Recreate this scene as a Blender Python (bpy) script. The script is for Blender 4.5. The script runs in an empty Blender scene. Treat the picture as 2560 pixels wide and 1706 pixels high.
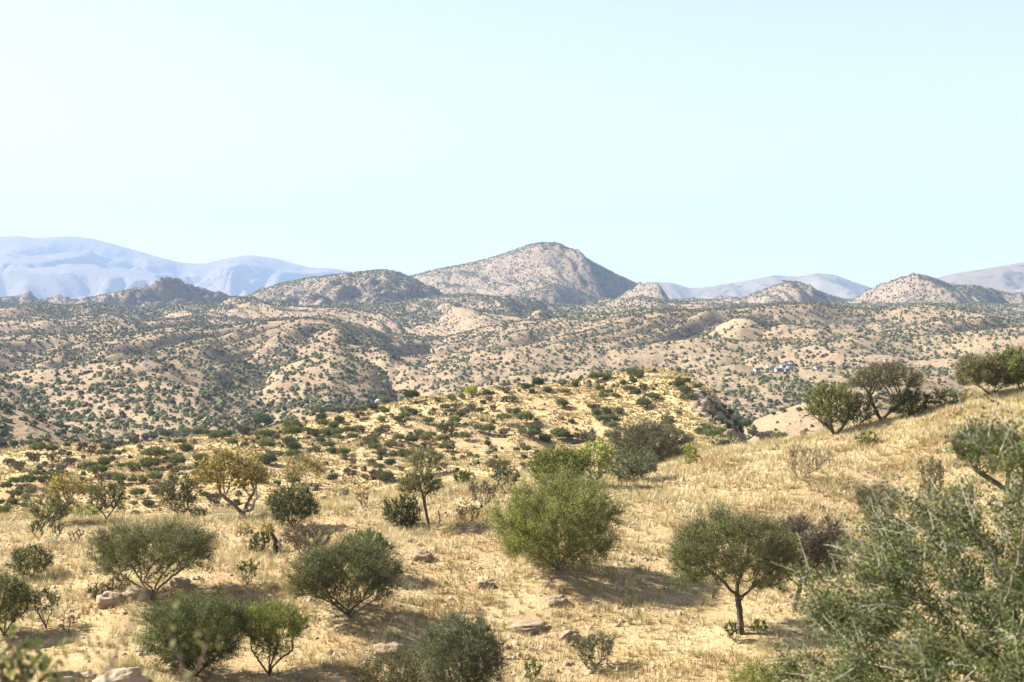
import bpy, math, random
import numpy as np
from mathutils import Vector
SC = bpy.context.scene
C = SC.collection
rng = np.random.default_rng(11)
random.seed(5)

# ------------------------------------------------------------------ camera
F = 50 / 36 * 2560            # focal length in photo pixels
PITCH = math.atan((853 - 735) / F)
cam = bpy.data.cameras.new('camera'); cam.lens = 50; cam.sensor_width = 36
cam.clip_start = 0.1; cam.clip_end = 60000
cam.dof.use_dof = True; cam.dof.focus_distance = 70; cam.dof.aperture_fstop = 5.0
camo = bpy.data.objects.new('camera', cam); C.objects.link(camo)
camo.rotation_euler = (math.radians(90) - PITCH, 0, 0); SC.camera = camo

# ------------------------------------------------------------------ sky, sun, exposure
SUN_EL, SUN_AZ = math.radians(38), math.radians(16)     # sun on the left, slightly beyond the hills
sdir = Vector((-math.cos(SUN_EL) * math.cos(SUN_AZ), math.cos(SUN_EL) * math.sin(SUN_AZ), math.sin(SUN_EL)))
w = bpy.data.worlds.new('World'); SC.world = w; w.use_nodes = True
nt = w.node_tree; nt.nodes.clear()
sky = nt.nodes.new('ShaderNodeTexSky'); sky.sky_type = 'NISHITA'; sky.sun_disc = False
sky.sun_elevation = SUN_EL; sky.sun_rotation = math.atan2(sdir.x, sdir.y)
sky.altitude = 0; sky.air_density = 1.0; sky.dust_density = .2; sky.ozone_density = .5
bg = nt.nodes.new('ShaderNodeBackground'); bg.inputs['Strength'].default_value = 0.055
wo = nt.nodes.new('ShaderNodeOutputWorld')
hsv = nt.nodes.new("ShaderNodeHueSaturation"); hsv.inputs["Saturation"].default_value = .52
nt.links.new(sky.outputs[0], hsv.inputs["Color"]); nt.links.new(hsv.outputs[0], bg.inputs[0]); nt.links.new(bg.outputs[0], wo.inputs[0])
sl = bpy.data.lights.new('sun', 'SUN'); sl.energy = 5.0; sl.angle = math.radians(0.5); sl.color = (1, .925, .80)
so = bpy.data.objects.new('sun', sl); C.objects.link(so)
so.rotation_euler = sdir.to_track_quat('Z', 'Y').to_euler(); so.location = (-40, 0, 60)
SC.view_settings.view_transform = 'Standard'; SC.view_settings.look = 'None'
SC.view_settings.exposure = 1.82; SC.view_settings.gamma = 1
SC.render.engine = 'CYCLES'; SC.cycles.max_bounces = 6; SC.cycles.diffuse_bounces = 1
SC.cycles.transparent_max_bounces = 4; SC.cycles.volume_bounces = 0

# ------------------------------------------------------------------ pixel <-> world
CP, SP = math.cos(PITCH), math.sin(PITCH)
def ray(px, py):
    x = (np.asarray(px, float) - 1280) / F; y = (853 - np.asarray(py, float)) / F
    d = CP + y * SP
    return x / d, (-SP + y * CP) / d      # X/Y, Z/Y

# ------------------------------------------------------------------ noise
def _h(ix, iy, seed):
    n = (ix.astype(np.int64) * 374761393 + iy.astype(np.int64) * 668265263 + seed * 982451653) & 0xffffffff
    n = ((n ^ (n >> 13)) * 1274126177) & 0xffffffff
    return ((n ^ (n >> 16)) & 0xffff) / 65535.0
def noise(x, y, seed=0):
    x = np.asarray(x, float); y = np.asarray(y, float)
    ix = np.floor(x); iy = np.floor(y); fx = x - ix; fy = y - iy
    ux = fx * fx * fx * (fx * (fx * 6 - 15) + 10); uy = fy * fy * fy * (fy * (fy * 6 - 15) + 10)
    def g(dx, dy):
        a = _h(ix + dx, iy + dy, seed) * 2 * math.pi
        return np.cos(a) * (fx - dx) + np.sin(a) * (fy - dy)
    a = g(0, 0) * (1 - ux) + g(1, 0) * ux; b = g(0, 1) * (1 - ux) + g(1, 1) * ux
    return (a * (1 - uy) + b * uy) * 1.5
def fbm(x, y, seed=0, o=4):
    s = 0; a = 1
    for k in range(o):
        s = s + a * noise(x * 2 ** k, y * 2 ** k, seed + k); a *= .5
    return s
def sstep(a, b, x):
    t = np.clip((x - a) / (b - a), 0, 1); return t * t * (3 - 2 * t)

# ------------------------------------------------------------------ near terrain (thin plate through surveyed points)
VIS = [  # px, py, distance : ground seen in the photo
 (-400,1706,52),(0,1706,52),(500,1706,53),(1000,1706,54),(1400,1706,55),(1900,1706,52),(2300,1706,46),(2600,1706,40),(3000,1706,38),
 (1395,1425,66),(871,1543,59),(383,1494,62),(1852,1579,58),(1984,1522,60),(673,1687,54),(100,1445,68),(0,1500,63),(1150,1560,60),
 (2250,1300,80),(2560,1230,76),(2300,1500,58),(2600,1500,54),(1999,1197,88),(1700,1300,79),(2560,974,120),(2339,1017,120),(2203,1052,117),(2087,1088,114),
 (1784,1131,110),(1697,1175,103),(1534,1208,96),(1314,1190,107),(1072,1327,76),(822,1260,96),(1000,1232,101),(640,1285,92),(400,1300,92),
 (200,1305,93),(0,1312,92),(735,1320,80),(690,1391,70),(-500,1320,92),(3200,930,125),(3200,1230,76),
 (0,1270,190),(0,1190,225),(0,1133,290),(250,1180,225),(450,1094,285),(560,1094,285),(330,1106,285),(150,1120,290),
 (650,1080,300),(700,1180,230),(762,1054,322),(827,1040,328),(979,1018,332),(1088,1002,334),(1197,986,336),(1306,973,338),
 (1469,958,338),(1600,944,338),(1690,948,335),(1763,985,325),(1815,1030,315),(700,1110,270),(900,1120,262),(1100,1108,272),(1300,1110,272),(1600,1106,275),
 (1850,1105,285),(1300,1170,215),(1000,1190,215),(1480,1170,215),(-500,1133,290),(-500,1270,190),(1850,1150,230)]
HID = [  # px, distance, z : ground out of sight or under the camera
 (-500,155,-27),(0,155,-27.5),(640,155,-27),(1000,160,-27.5),(1314,160,-26.5),(1700,165,-29),(2000,165,-31),(2300,175,-31),(2700,180,-27),(3300,180,-24),
 (-500,400,-60),(0,400,-60),(500,400,-60),(900,400,-58),(1300,400,-57),(1650,395,-56),(2000,390,-58),(2400,390,-50),(3000,390,-46),
 (1905,325,-47),(1960,310,-50),(2100,300,-48),(2400,300,-42),(2100,235,-42),(2400,235,-38),(3000,300,-34),
 (1280,0.001,-1.7),(1280,8,-3.5),(1280,16,-5.9),(1280,26,-8.6),(1280,40,-12.1),(0,26,-9),(0,40,-12.),(2600,26,-7.6),(2600,5,-2.4),(0,5,-2.9),(2600,9,-3.3),(0,12,-4.9)]
Q = []
for px, py, d in VIS:
    u, s = ray(px, py); Q.append((u * d, d, s * d))
for px, d, z in HID:
    u, s = ray(px, 900); Q.append((u * d, d, z))
Q += [(-6,0,-1.9),(6,0,-1.5),(0,-14,-.9),(-9,-14,-1.1),(9,-14,-.6)]
Q = np.array(Q)
def feat(X, Y): return np.stack([X / (Y + 30) * 2.4, np.log(Y + 30)], -1)
def kern(r2): return np.where(r2 > 1e-12, .5 * r2 * np.log(r2 + 1e-300), 0)
P = feat(Q[:, 0], Q[:, 1]); n = len(P)
K = kern(((P[:, None] - P[None]) ** 2).sum(-1)) + np.eye(n) * 2e-4
A = np.zeros((n + 3, n + 3)); A[:n, :n] = K; A[:n, n] = 1; A[:n, n + 1:] = P; A[n, :n] = 1; A[n + 1:, :n] = P.T
TW = np.linalg.solve(A, np.concatenate([Q[:, 2] / (Q[:, 1] + 30), [0, 0, 0]]))
def near_z(X, Y):
    X = np.asarray(X, float); Y = np.asarray(Y, float)
    Yc = np.clip(Y, -14, 430); p = feat(X, Yc).reshape(-1, 2); out = np.empty(len(p))
    for i in range(0, len(p), 20000):
        q = p[i:i + 20000]
        out[i:i + 20000] = kern(((q[:, None] - P[None]) ** 2).sum(-1)) @ TW[:n] + TW[n] + q @ TW[n + 1:]
    z = out.reshape(X.shape) * (Yc + 30)
    amp = np.clip(Yc / 60, .15, 1)
    z = z + amp * (.35 * noise(X / 9, Y / 9, 3) + .16 * noise(X / 3.1, Y / 3.1, 4) + .05 * noise(X / 1.1, Y / 1.1, 5))
    far = sstep(140, 220, Yc)
    return z + far * (1.3 * noise(X / 28, Y / 28, 6) + .5 * noise(X / 9, Y / 14, 8) - .8 * (1 - np.abs(noise(X / 22 + Y / 60, Y / 70, 9))) ** 6)

# ------------------------------------------------------------------ far terrain (ridges, each at its own distance)
k = 1.088
LAY = [ # name, distance, front width, back width, relief, crest line in the 2353-px view
 ('slopeL', 425, 45, 60, 2.5, [(-300,850),(-60,925),(0,945),(60,955),(120,985),(180,1010),(240,1045),(300,1090)]),
 ('slopeR', 475, 55, 60, 2, [(1600,1060),(1660,1015),(1740,962),(1800,935),(1880,905),(2000,880),(2100,872),(2300,870),(2700,870)]),
 ('lobeA', 720, 150, 80, 14, [(-400,960),(0,960),(70,950),(140,935),(220,900),(330,882),(450,890),(560,930),(640,985),(700,1040)]),
 ('lobeG', 640, 60, 60, 5, [(100,1020),(180,970),(280,958),(350,972),(420,1020)]),
 ('lobeB', 900, 190, 90, 12, [(-500,850),(0,860),(90,850),(180,842),(260,832),(340,822),(420,832),(500,860),(560,900),(620,950)]),
 ('lobeC', 860, 240, 90, 12, [(500,960),(560,915),(640,855),(700,830),(760,815),(850,838),(930,890),(1000,950)]),
 ('lobeD', 820, 150, 90, 10, [(900,960),(980,905),(1060,890),(1200,870),(1330,850),(1450,850),(1600,880),(1700,905),(1800,880),(1900,862),(2050,860),(2353,850),(2800,850)]),
 ('lobeH', 1080, 200, 90, 12, [(930,900),(1020,840),(1100,812),(1200,800),(1300,812),(1400,822),(1500,800),(1600,778),(1700,790),(1800,800),(1900,790),(2000,770),(2100,780),(2250,760),(2353,750),(2800,750)]),
 ('ridgeL', 1350, 360, 110, 14, [(-600,770),(0,770),(100,770),(200,765),(300,768),(360,755),(420,750),(500,754),(560,746),(640,736),(700,732),(760,738),(820,765),(880,788),(960,830)]),
 ('ridgeR', 1500, 420, 120, 14, [(900,830),(940,802),(1000,780),(1080,762),(1140,748),(1200,739),(1280,732),(1350,725),(1430,716),(1500,712),(1600,713),(1700,708),(1800,697),(1870,695),(1930,705),(2000,712),(2100,701),(2160,699),(2250,712),(2353,738),(2600,760),(2900,770)]),
 ('rollA', 1900, 240, 120, 12, [(-500,740),(0,735),(90,742),(180,728),(250,722),(330,745),(430,735),(560,745),(700,760)]),
 ('rollB', 2150, 260, 120, 12, [(-500,715),(0,716),(60,700),(100,698),(150,703),(220,698),(300,712),(380,708),(430,695),(520,700),(640,712),(780,700),(880,712),(960,735),(1060,760)]),
 ('rollC', 2250, 280, 130, 12, [(680,730),(800,712),(880,700),(980,684),(1080,676),(1160,686),(1250,700),(1340,705),(1430,690),(1480,681),(1530,692),(1600,700),(1720,700),(2000,700),(2353,700),(2900,700)]),
 ('plainR', 3600, 260, 200, 8, [(1350,720),(1500,692),(1580,688),(1700,690),(1800,684),(1950,688),(2100,686),(2200,684),(2353,690),(2900,690)]),
 ('knobR1', 2900, 200, 180, 8, [(1600,720),(1690,692),(1750,668),(1785,656),(1815,647),(1840,650),(1860,660),(1900,677),(1945,692),(2000,720)]),
 ('knobR2', 2700, 210, 180, 9, [(1900,720),(1975,686),(2020,660),(2060,641),(2110,631),(2145,640),(2190,658),(2240,657),(2290,668),(2353,684),(2500,720)]),
 ('shoulderL', 3000, 300, 250, 18, [(100,720),(190,690),(250,675),(330,662),(375,657),(420,662),(470,676),(520,686),(600,715)]),
 ('shoulder', 2750, 330, 260, 22, [(440,720),(560,686),(600,670),(640,653),(700,641),(760,633),(820,626),(885,620),(920,627),(955,643),(1000,668),(1050,700)]),
 ('peak', 3400, 330, 300, 34, [(700,720),(820,665),(900,646),(950,634),(1000,621),(1080,606),(1120,596),(1160,583),(1210,563),(1245,556),(1283,557),(1318,574),(1360,600),(1420,632),(1460,650),(1520,682),(1580,712)]),
]
FLOOR = (np.array([300, 450, 650, 900, 1200, 1600, 2000, 2600, 3500, 5000, 8000, 14000, 26000]),
         np.array([-56, -58, -60, -56, -54, -52, -48, -46, -42, -45, -60, -110, -130]))
def interp_smooth(x, pts):
    a = np.array(pts, float); ux = ray(a[:, 0] * k, 735)[0]; vs = ray(1280, a[:, 1] * k)[1]
    g = np.linspace(ux[0], ux[-1], 700); v = np.interp(g, ux, vs)
    ker = np.hanning(15); ker /= ker.sum(); v = np.convolve(np.pad(v, 7, 'edge'), ker, 'valid')
    return np.interp(x, g, v)
PROW = {'peak': (1272, 1.5), 'shoulder': (890, 1.2), 'knobR2': (2105, 1.2), 'knobR1': (1815, 1.2), 'shoulderL': (375, .8)}
def far_z(X, Y):
    X = np.asarray(X, float); Y = np.maximum(np.asarray(Y, float), 200.)
    shp = X.shape; X = X.ravel(); Y = Y.ravel(); u = X / Y
    fl = np.interp(Y, *FLOOR); kk = 3 + Y * .0012; S = np.ones_like(Y); M = np.ones_like(Y)
    for nm, Yc, Wf, Wb, rel, pts in LAY:
        c = np.nonzero((Y > Yc * .94 - 4.2 * Wf) & (Y < Yc * 1.06 + 4.2 * Wb + (600 if nm in PROW else 0)))[0]
        if not len(c): continue
        uc, yc = u[c], Y[c]; dY = 0
        if nm in PROW:
            x0 = ray(PROW[nm][0] * k, 735)[0] * Yc; dY = np.minimum(PROW[nm][1] * (np.sqrt((uc * Yc - x0) ** 2 + 900) - 30), 560)
        zc = interp_smooth(uc, pts) * (Yc + dY); flc = np.interp(Yc, *FLOOR)
        t = yc - Yc - dY - Yc * .045 * noise(uc * 7 + 3, np.full_like(uc, Yc * .013), 21)
        a = np.abs(t) / np.where(t < 0, Wf, Wb); rise = np.maximum(zc - flc, 0)
        d = (rise + flc - fl[c]) * np.exp(-a ** 1.5 * .9) * sstep(0, 4, rise) * sstep(4., 2.5, a)
        S[c] += np.exp(np.clip(d / kk[c], -8, 60)) - 1
        M[c] = np.minimum(M[c], 1 - sstep(.55, 0, a) * sstep(0, 8, rise))
    h = fl + kk * np.log(np.maximum(S, .15))
    def relief(lam, sd, el=.42, av=.9):
        wx = lam * .4 * noise(X / lam, Y / lam, sd); wy = lam * .4 * noise(X / lam + 9, Y / lam, sd + 1)
        ang = noise(X / (lam * 6), Y / (lam * 6), sd + 2) * av + .25
        xr = (X + wx) * np.cos(ang) + (Y + wy) * np.sin(ang) * .6; yr = -(X + wx) * np.sin(ang) * .6 + (Y + wy) * np.cos(ang) * el
        return np.abs(noise(xr / lam, yr / lam, sd + 3)) * 1.7 - .55 - (np.abs(noise(xr / lam * .9 + 3.3, yr / lam * 1.1, sd + 8)) * 1.7 - .3) + .42 * (np.abs(noise(xr / lam * 2.3, yr / lam * 2.3 + 5, sd + 4)) * 2 - .7) + .22 * (np.abs(noise(xr / lam * 4.7, yr / lam * 4.2, sd + 5)) * 2 - .6) + .09 * noise(X / lam * 11, Y / lam * 8, sd + 6)
    mixf = sstep(2300, 2800, Y); G = np.zeros_like(Y)
    c = mixf < 1
    if c.any():
        Xs, Ys = X, Y; X, Y = Xs[c], Ys[c]; G[c] += (1 - mixf[c]) * relief(215, 31, .36, .8); X, Y = Xs, Ys
    c = mixf > 0
    if c.any():
        Xs, Ys = X, Y; X, Y = Xs[c], Ys[c]; G[c] += mixf[c] * relief(200, 131, .16, .5); X, Y = Xs, Ys
    h = h + np.interp(Y, [380, 480, 700, 1000, 1500, 2300, 3000, 5000], [0, 3, 9, 18, 22, 20, 36, 36]) * M * G + .8 * noise(X / 22, Y / 26, 37) + sstep(2300, 2700, Y) * M * 11 * (np.abs(noise(X / 62 + Y / 400, Y / 130, 45)) * 2 - .6 + .4 * (np.abs(noise(X / 25, Y / 50, 46)) * 2 - .6))
    return h.reshape(shp)
def H(X, Y):
    X = np.asarray(X, float); Y = np.asarray(Y, float)
    wgt = sstep(350, 400, Y); out = np.zeros(np.broadcast(X, Y).shape)
    X, Y = np.broadcast_arrays(X, Y)
    a = wgt < 1
    if a.any(): out[a] += (1 - wgt[a]) * near_z(X[a], Y[a])
    a = wgt > 0
    if a.any(): out[a] += wgt[a] * far_z(X[a], Y[a])
    return out
_Y = np.exp(np.linspace(math.log(3), math.log(6000), 1800))
def hit(px, py, ymin=3, ymax=420):
    u, s = ray(px, py); Y = _Y[(_Y >= ymin) & (_Y <= ymax)]
    g = s * Y - H(u * Y, Y); i = np.nonzero(g < 0)[0]
    if len(i) and i[0] > 0:
        j = i[0]; t = g[j - 1] / (g[j - 1] - g[j]); y = Y[j - 1] + t * (Y[j] - Y[j - 1])
    else:
        y = Y[np.argmin(g / Y)]
    return float(u * y), float(y), float(H(np.array([u * y]), np.array([y]))[0])

# ------------------------------------------------------------------ object helpers
def tag(o, label=None, cat=None, group=None, kind=None):
    if label: o['label'] = label
    if cat: o['category'] = cat
    if group: o['group'] = group
    if kind: o['kind'] = kind
    return o
def mesh_np(name, V, Fq, mat=None, tint=None, smooth=False, parent=None, link=True):
    me = bpy.data.meshes.new(name); V = np.asarray(V, np.float32).reshape(-1, 3)
    if not isinstance(Fq, list): Fq = [Fq]
    Fq = [np.asarray(f, np.int32) for f in Fq if len(f)]
    me.vertices.add(len(V)); me.vertices.foreach_set('co', V.ravel())
    tot = np.concatenate([np.full(len(f), f.shape[1], np.int32) for f in Fq])
    me.loops.add(int(tot.sum())); me.loops.foreach_set('vertex_index', np.concatenate([f.ravel() for f in Fq]))
    me.polygons.add(len(tot))
    me.polygons.foreach_set('loop_start', np.concatenate([[0], np.cumsum(tot)[:-1]]).astype(np.int32))
    me.polygons.foreach_set('loop_total', tot)
    if smooth: me.polygons.foreach_set('use_smooth', np.ones(len(tot), bool))
    if tint is not None:
        a = me.attributes.new('tint', 'FLOAT', 'POINT'); a.data.foreach_set('value', np.asarray(tint, np.float32))
    me.update(calc_edges=True)
    if mat: me.materials.append(mat)
    if not link: return me
    o = bpy.data.objects.new(name, me); C.objects.link(o)
    if parent: o.parent = parent
    return o
def empty(name, loc):
    o = bpy.data.objects.new(name, None); C.objects.link(o); o.location = loc; o.empty_display_size = .3
    return o

# ------------------------------------------------------------------ materials
def newmat(name):
    m = bpy.data.materials.new(name); m.use_nodes = True; t = m.node_tree; t.nodes.clear()
    return m, t, t.nodes.new('ShaderNodeOutputMaterial')
def N(t, ty, **kw):
    nd = t.nodes.new(ty)
    for a, b in kw.items():
        if a in nd.inputs.keys(): nd.inputs[a].default_value = b
        else: setattr(nd, a, b)
    return nd
def noise_tex(t, pos, scale, detail=3, rough=.55, dist=0):
    nd = N(t, 'ShaderNodeTexNoise'); nd.inputs['Scale'].default_value = scale; nd.inputs['Detail'].default_value = detail
    nd.inputs['Roughness'].default_value = rough; nd.inputs['Distortion'].default_value = dist
    t.links.new(pos, nd.inputs['Vector']); return nd.outputs[0]
def ramp(t, fac, a, b, ca, cb):
    r = N(t, 'ShaderNodeValToRGB'); e = r.color_ramp.elements
    e[0].position = a; e[1].position = b; e[0].color = (*ca, 1); e[1].color = (*cb, 1)
    t.links.new(fac, r.inputs[0]); return r.outputs[0]
def mix(t, fac, a, b):
    m = N(t, 'ShaderNodeMix', data_type='RGBA')
    for s, v in ((m.inputs[0], fac), (m.inputs[6], a), (m.inputs[7], b)):
        if isinstance(v, (int, float)): s.default_value = v
        elif isinstance(v, tuple): s.default_value = (*v, 1)
        else: t.links.new(v, s)
    return m.outputs[2]
def foliage_mat(name, c0, c1, trans=.2, rough=.65):
    m, t, o = newmat(name)
    at = N(t, 'ShaderNodeAttribute', attribute_name='tint')
    oi = N(t, 'ShaderNodeObjectInfo')
    col = mix(t, at.outputs['Fac'], c0, c1)
    hs = N(t, 'ShaderNodeHueSaturation'); mr = N(t, 'ShaderNodeMapRange')
    mr.inputs[3].default_value = .8; mr.inputs[4].default_value = 1.2
    t.links.new(oi.outputs['Random'], mr.inputs[0]); t.links.new(mr.outputs[0], hs.inputs['Value']); t.links.new(col, hs.inputs['Color'])
    p = N(t, 'ShaderNodeBsdfPrincipled', Roughness=rough); p.inputs['Specular IOR Level'].default_value = .25
    tr = N(t, 'ShaderNodeBsdfTranslucent'); mx = N(t, 'ShaderNodeMixShader'); mx.inputs[0].default_value = trans
    t.links.new(hs.outputs[0], p.inputs['Base Color']); t.links.new(hs.outputs[0], tr.inputs['Color'])
    t.links.new(p.outputs[0], mx.inputs[1]); t.links.new(tr.outputs[0], mx.inputs[2]); t.links.new(mx.outputs[0], o.inputs[0])
    return m
def bark_mat(name, c0, c1):
    m, t, o = newmat(name); g = N(t, 'ShaderNodeTexCoord')
    n1 = noise_tex(t, g.outputs['Object'], 9, 4)
    col = ramp(t, n1, .35, .65, c0, c1)
    p = N(t, 'ShaderNodeBsdfPrincipled', Roughness=.9); t.links.new(col, p.inputs['Base Color'])
    b = N(t, 'ShaderNodeBump'); b.inputs['Strength'].default_value = .5; b.inputs['Distance'].default_value = .02
    t.links.new(n1, b.inputs['Height']); t.links.new(b.outputs[0], p.inputs['Normal']); t.links.new(p.outputs[0], o.inputs[0])
    return m
def rock_mat(name, c0, c1, sc=2.):
    m, t, o = newmat(name); g = N(t, 'ShaderNodeTexCoord')
    n1 = noise_tex(t, g.outputs['Object'], sc, 6, .65); n2 = noise_tex(t, g.outputs['Object'], sc * 9, 4)
    col = mix(t, n2, ramp(t, n1, .35, .65, c0, c1), tuple(x * .72 for x in c0))
    p = N(t, 'ShaderNodeBsdfPrincipled', Roughness=.92); t.links.new(col, p.inputs['Base Color'])
    b = N(t, 'ShaderNodeBump'); b.inputs['Strength'].default_value = .7; b.inputs['Distance'].default_value = .06
    t.links.new(n1, b.inputs['Height']); t.links.new(b.outputs[0], p.inputs['Normal']); t.links.new(p.outputs[0], o.inputs[0])
    return m
def ground_mat(name, straw, soil, pale, green, big, fine, bump_d, speck=0., speck_sc=.25, speck_col=(.10, .10, .06)):
    m, t, o = newmat(name); g = N(t, 'ShaderNodeNewGeometry'); pos = g.outputs['Position']
    nb = noise_tex(t, pos, big, 4, .6, .3); nm = noise_tex(t, pos, big * 7, 4, .6); nf = noise_tex(t, pos, fine, 5, .7)
    ng = noise_tex(t, pos, big * 2.1, 3)
    col = mix(t, ramp(t, nb, .38, .62, (0, 0, 0), (1, 1, 1)), straw, soil)
    col = mix(t, ramp(t, nm, .45, .7, (0, 0, 0), (.8, .8, .8)), col, pale)
    col = mix(t, ramp(t, ng, .58, .75, (0, 0, 0), (.6, .6, .6)), col, green)
    col = mix(t, ramp(t, nf, .5, .72, (0, 0, 0), (.75, .75, .75)), col, tuple(x * .62 for x in soil))
    if speck:
        v = N(t, 'ShaderNodeTexVoronoi'); v.inputs['Scale'].default_value = speck_sc; t.links.new(pos, v.inputs['Vector'])
        ns = noise_tex(t, pos, speck_sc * .12, 3)
        sub = N(t, 'ShaderNodeMath', operation='MULTIPLY'); t.links.new(v.outputs['Distance'], sub.inputs[0])
        r2 = ramp(t, ns, .35, .7, (2.2,) * 3, (.9,) * 3); t.links.new(r2, sub.inputs[1])
        col = mix(t, ramp(t, sub.outputs[0], speck * .7, speck, (1, 1, 1), (0, 0, 0)), col, speck_col)
    p = N(t, 'ShaderNodeBsdfPrincipled', Roughness=1.); p.inputs['Specular IOR Level'].default_value = .1
    t.links.new(col, p.inputs['Base Color'])
    b = N(t, 'ShaderNodeBump'); b.inputs['Strength'].default_value = .8; b.inputs['Distance'].default_value = bump_d
    t.links.new(nf, b.inputs['Height']); t.links.new(b.outputs[0], p.inputs['Normal']); t.links.new(p.outputs[0], o.inputs[0])
    return m
M_ground = ground_mat('dry_soil_ground', (.43, .325, .17), (.39, .26, .135), (.51, .41, .245), (.32, .27, .12), .05, 6., .2)
M_hills = ground_mat('hill_ground', (.285, .215, .135), (.25, .175, .12), (.34, .27, .175), (.15, .14, .085), .016, .5, 1.2, .46, .3, (.13, .12, .075))
M_mount = ground_mat('mountain_ground', (.235, .185, .135), (.21, .155, .125), (.28, .225, .16), (.15, .135, .10), .006, .14, 2., .42, .13, (.13, .12, .085))
M_far = ground_mat('far_mountain_ground', (.19, .155, .115), (.16, .13, .10), (.23, .19, .14), (.10, .10, .07), .0012, .012, 12., .45, .012, (.07, .07, .05))
GREEN = {
 'bright': foliage_mat('bright_green_leaves', (.07, .10, .016), (.36, .40, .075), .35),
 'green':  foliage_mat('acacia_leaves', (.05, .068, .018), (.27, .30, .085), .3),
 'dark':   foliage_mat('dark_green_leaves', (.033, .046, .012), (.17, .20, .055), .28),
 'olive':  foliage_mat('olive_leaves', (.08, .08, .025), (.25, .24, .09), .3),
 'grey':   foliage_mat('grey_green_leaves', (.08, .095, .045), (.22, .245, .12), .25),
 'yellow': foliage_mat('yellow_leaves', (.20, .15, .03), (.46, .38, .09), .4),
 'lime':   foliage_mat('yellow_green_leaves', (.20, .22, .04), (.46, .48, .12), .4),
 'brown':  foliage_mat('brown_twiggy_foliage', (.10, .08, .045), (.22, .185, .115), .15),
}
BARK = {
 'dark': bark_mat('dark_bark', (.055, .042, .032), (.11, .088, .068)),
 'brown': bark_mat('brown_bark', (.12, .09, .065), (.22, .175, .13)),
 'pale': bark_mat('pale_bark', (.34, .28, .21), (.52, .46, .38)),
}
M_rock = rock_mat('granite_rock', (.38, .285, .20), (.47, .37, .27))
M_rock2 = rock_mat('dark_schist_rock', (.26, .19, .13), (.38, .29, .20), 3.)

# ------------------------------------------------------------------ terrain sheets
def sheet(name, y0, y1, rows, cols, smax, zf, mat):
    s = np.linspace(-smax, smax, cols); q = np.exp(np.linspace(math.log(y0 + 30), math.log(y1 + 30), rows))
    S, QY = np.meshgrid(s, q); X = S * QY; Y = QY - 30
    Z = zf(X, Y); V = np.stack([X, Y, Z], -1).reshape(-1, 3)
    i = (np.arange(rows - 1)[:, None] * cols + np.arange(cols - 1)[None]).ravel()
    o = mesh_np(name, V, np.stack([i, i + 1, i + cols + 1, i + cols], 1), mat, smooth=True)
    return tag(o, kind='structure')
sheet('ground', -14, 402, 700, 560, .5, H, M_ground)
sheet('hills', 401.5, 2000, 620, 800, .5, H, M_hills)
sheet('mountain', 1999, 5400, 420, 640, .5, H, M_mount)
FAR = [
 ('a', 14500, 2600, 2500, 330, [(-900,560),(-300,550),(0,540),(40,537),(80,543),(160,538),(210,543),(260,556),(330,576),(370,588),(420,600),(470,602),(520,590),(570,581),(640,590),(680,603),(720,612),(760,611),(815,622),(870,630),(980,626),(1100,640),(1300,660),(1500,690),(1800,700)]),
 ('b', 8600, 900, 900, 110, [(1250,720),(1400,652),(1450,646),(1500,640),(1545,643),(1590,656),(1640,650),(1720,637),(1780,625),(1830,629),(1880,620),(1920,625),(1960,640),(2005,655),(2100,680),(2250,700)]),
 ('c', 6600, 700, 700, 90, [(1900,720),(2000,672),(2060,650),(2140,632),(2200,618),(2280,605),(2353,592),(2600,560),(3000,580)]),
]
def range_z(X, Y):
    u = X / Y; acc = np.interp(Y, *FLOOR) / 20
    for nm, Yc, Wf, Wb, rel, pts in FAR:
        zc = interp_smooth(u, pts) * Yc; fl = np.interp(Y, *FLOOR); flc = np.interp(Yc, *FLOOR)
        t = Y - Yc; a = np.abs(t) / np.where(t < 0, Wf, Wb)
        h = fl + np.maximum(zc - flc, -20) * np.exp(-a ** 1.4)
        lam = 150 + Yc * .11
        wx = lam * .4 * noise(X / lam, Y / lam, 51)
        b = np.abs(noise((X + wx) / lam * 2.3, Y / lam * .5, 55)) * 2 - .7 + .45 * (np.abs(noise((X + wx) / lam * 2.2, Y / lam, 56)) * 2 - .7) + .3 * (np.abs(noise((X + wx) / lam * 5, Y / lam * 2, 57)) * 2 - .6)
        h = h + sstep(0, .7, a) * sstep(3., 1.4, a) * rel * (np.minimum(b + .22 * (np.abs(noise((X + wx) / lam * 9, Y / lam * 3, 59)) * 2 - .6), .4) - .25) * 1.1
        acc = np.logaddexp(acc, h / 20)
    return acc * 20 - 20
sheet('mountain_range', 5300, 19500, 420, 700, .5, range_z, M_far)

# ------------------------------------------------------------------ haze: one closed box of even air
def haze():
    x, y0, y1, z0, z1 = 15000, -60, 19600, -400, 1200
    V = [(-x, y0, z0), (x, y0, z0), (x, y1, z0), (-x, y1, z0), (-x, y0, z1), (x, y0, z1), (x, y1, z1), (-x, y1, z1)]
    Fc = [(0, 3, 2, 1), (4, 5, 6, 7), (0, 1, 5, 4), (1, 2, 6, 5), (2, 3, 7, 6), (3, 0, 4, 7)]
    m, t, o = newmat('pale_air'); pv = N(t, 'ShaderNodeVolumePrincipled')
    pv.inputs['Color'].default_value = (.45, .64, 1, 1); pv.inputs['Density'].default_value = 7.5e-5
    t.links.new(pv.outputs[0], o.inputs['Volume'])
    h = mesh_np('haze', V, np.array(Fc), m); tag(h, kind='stuff')
haze()

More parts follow.
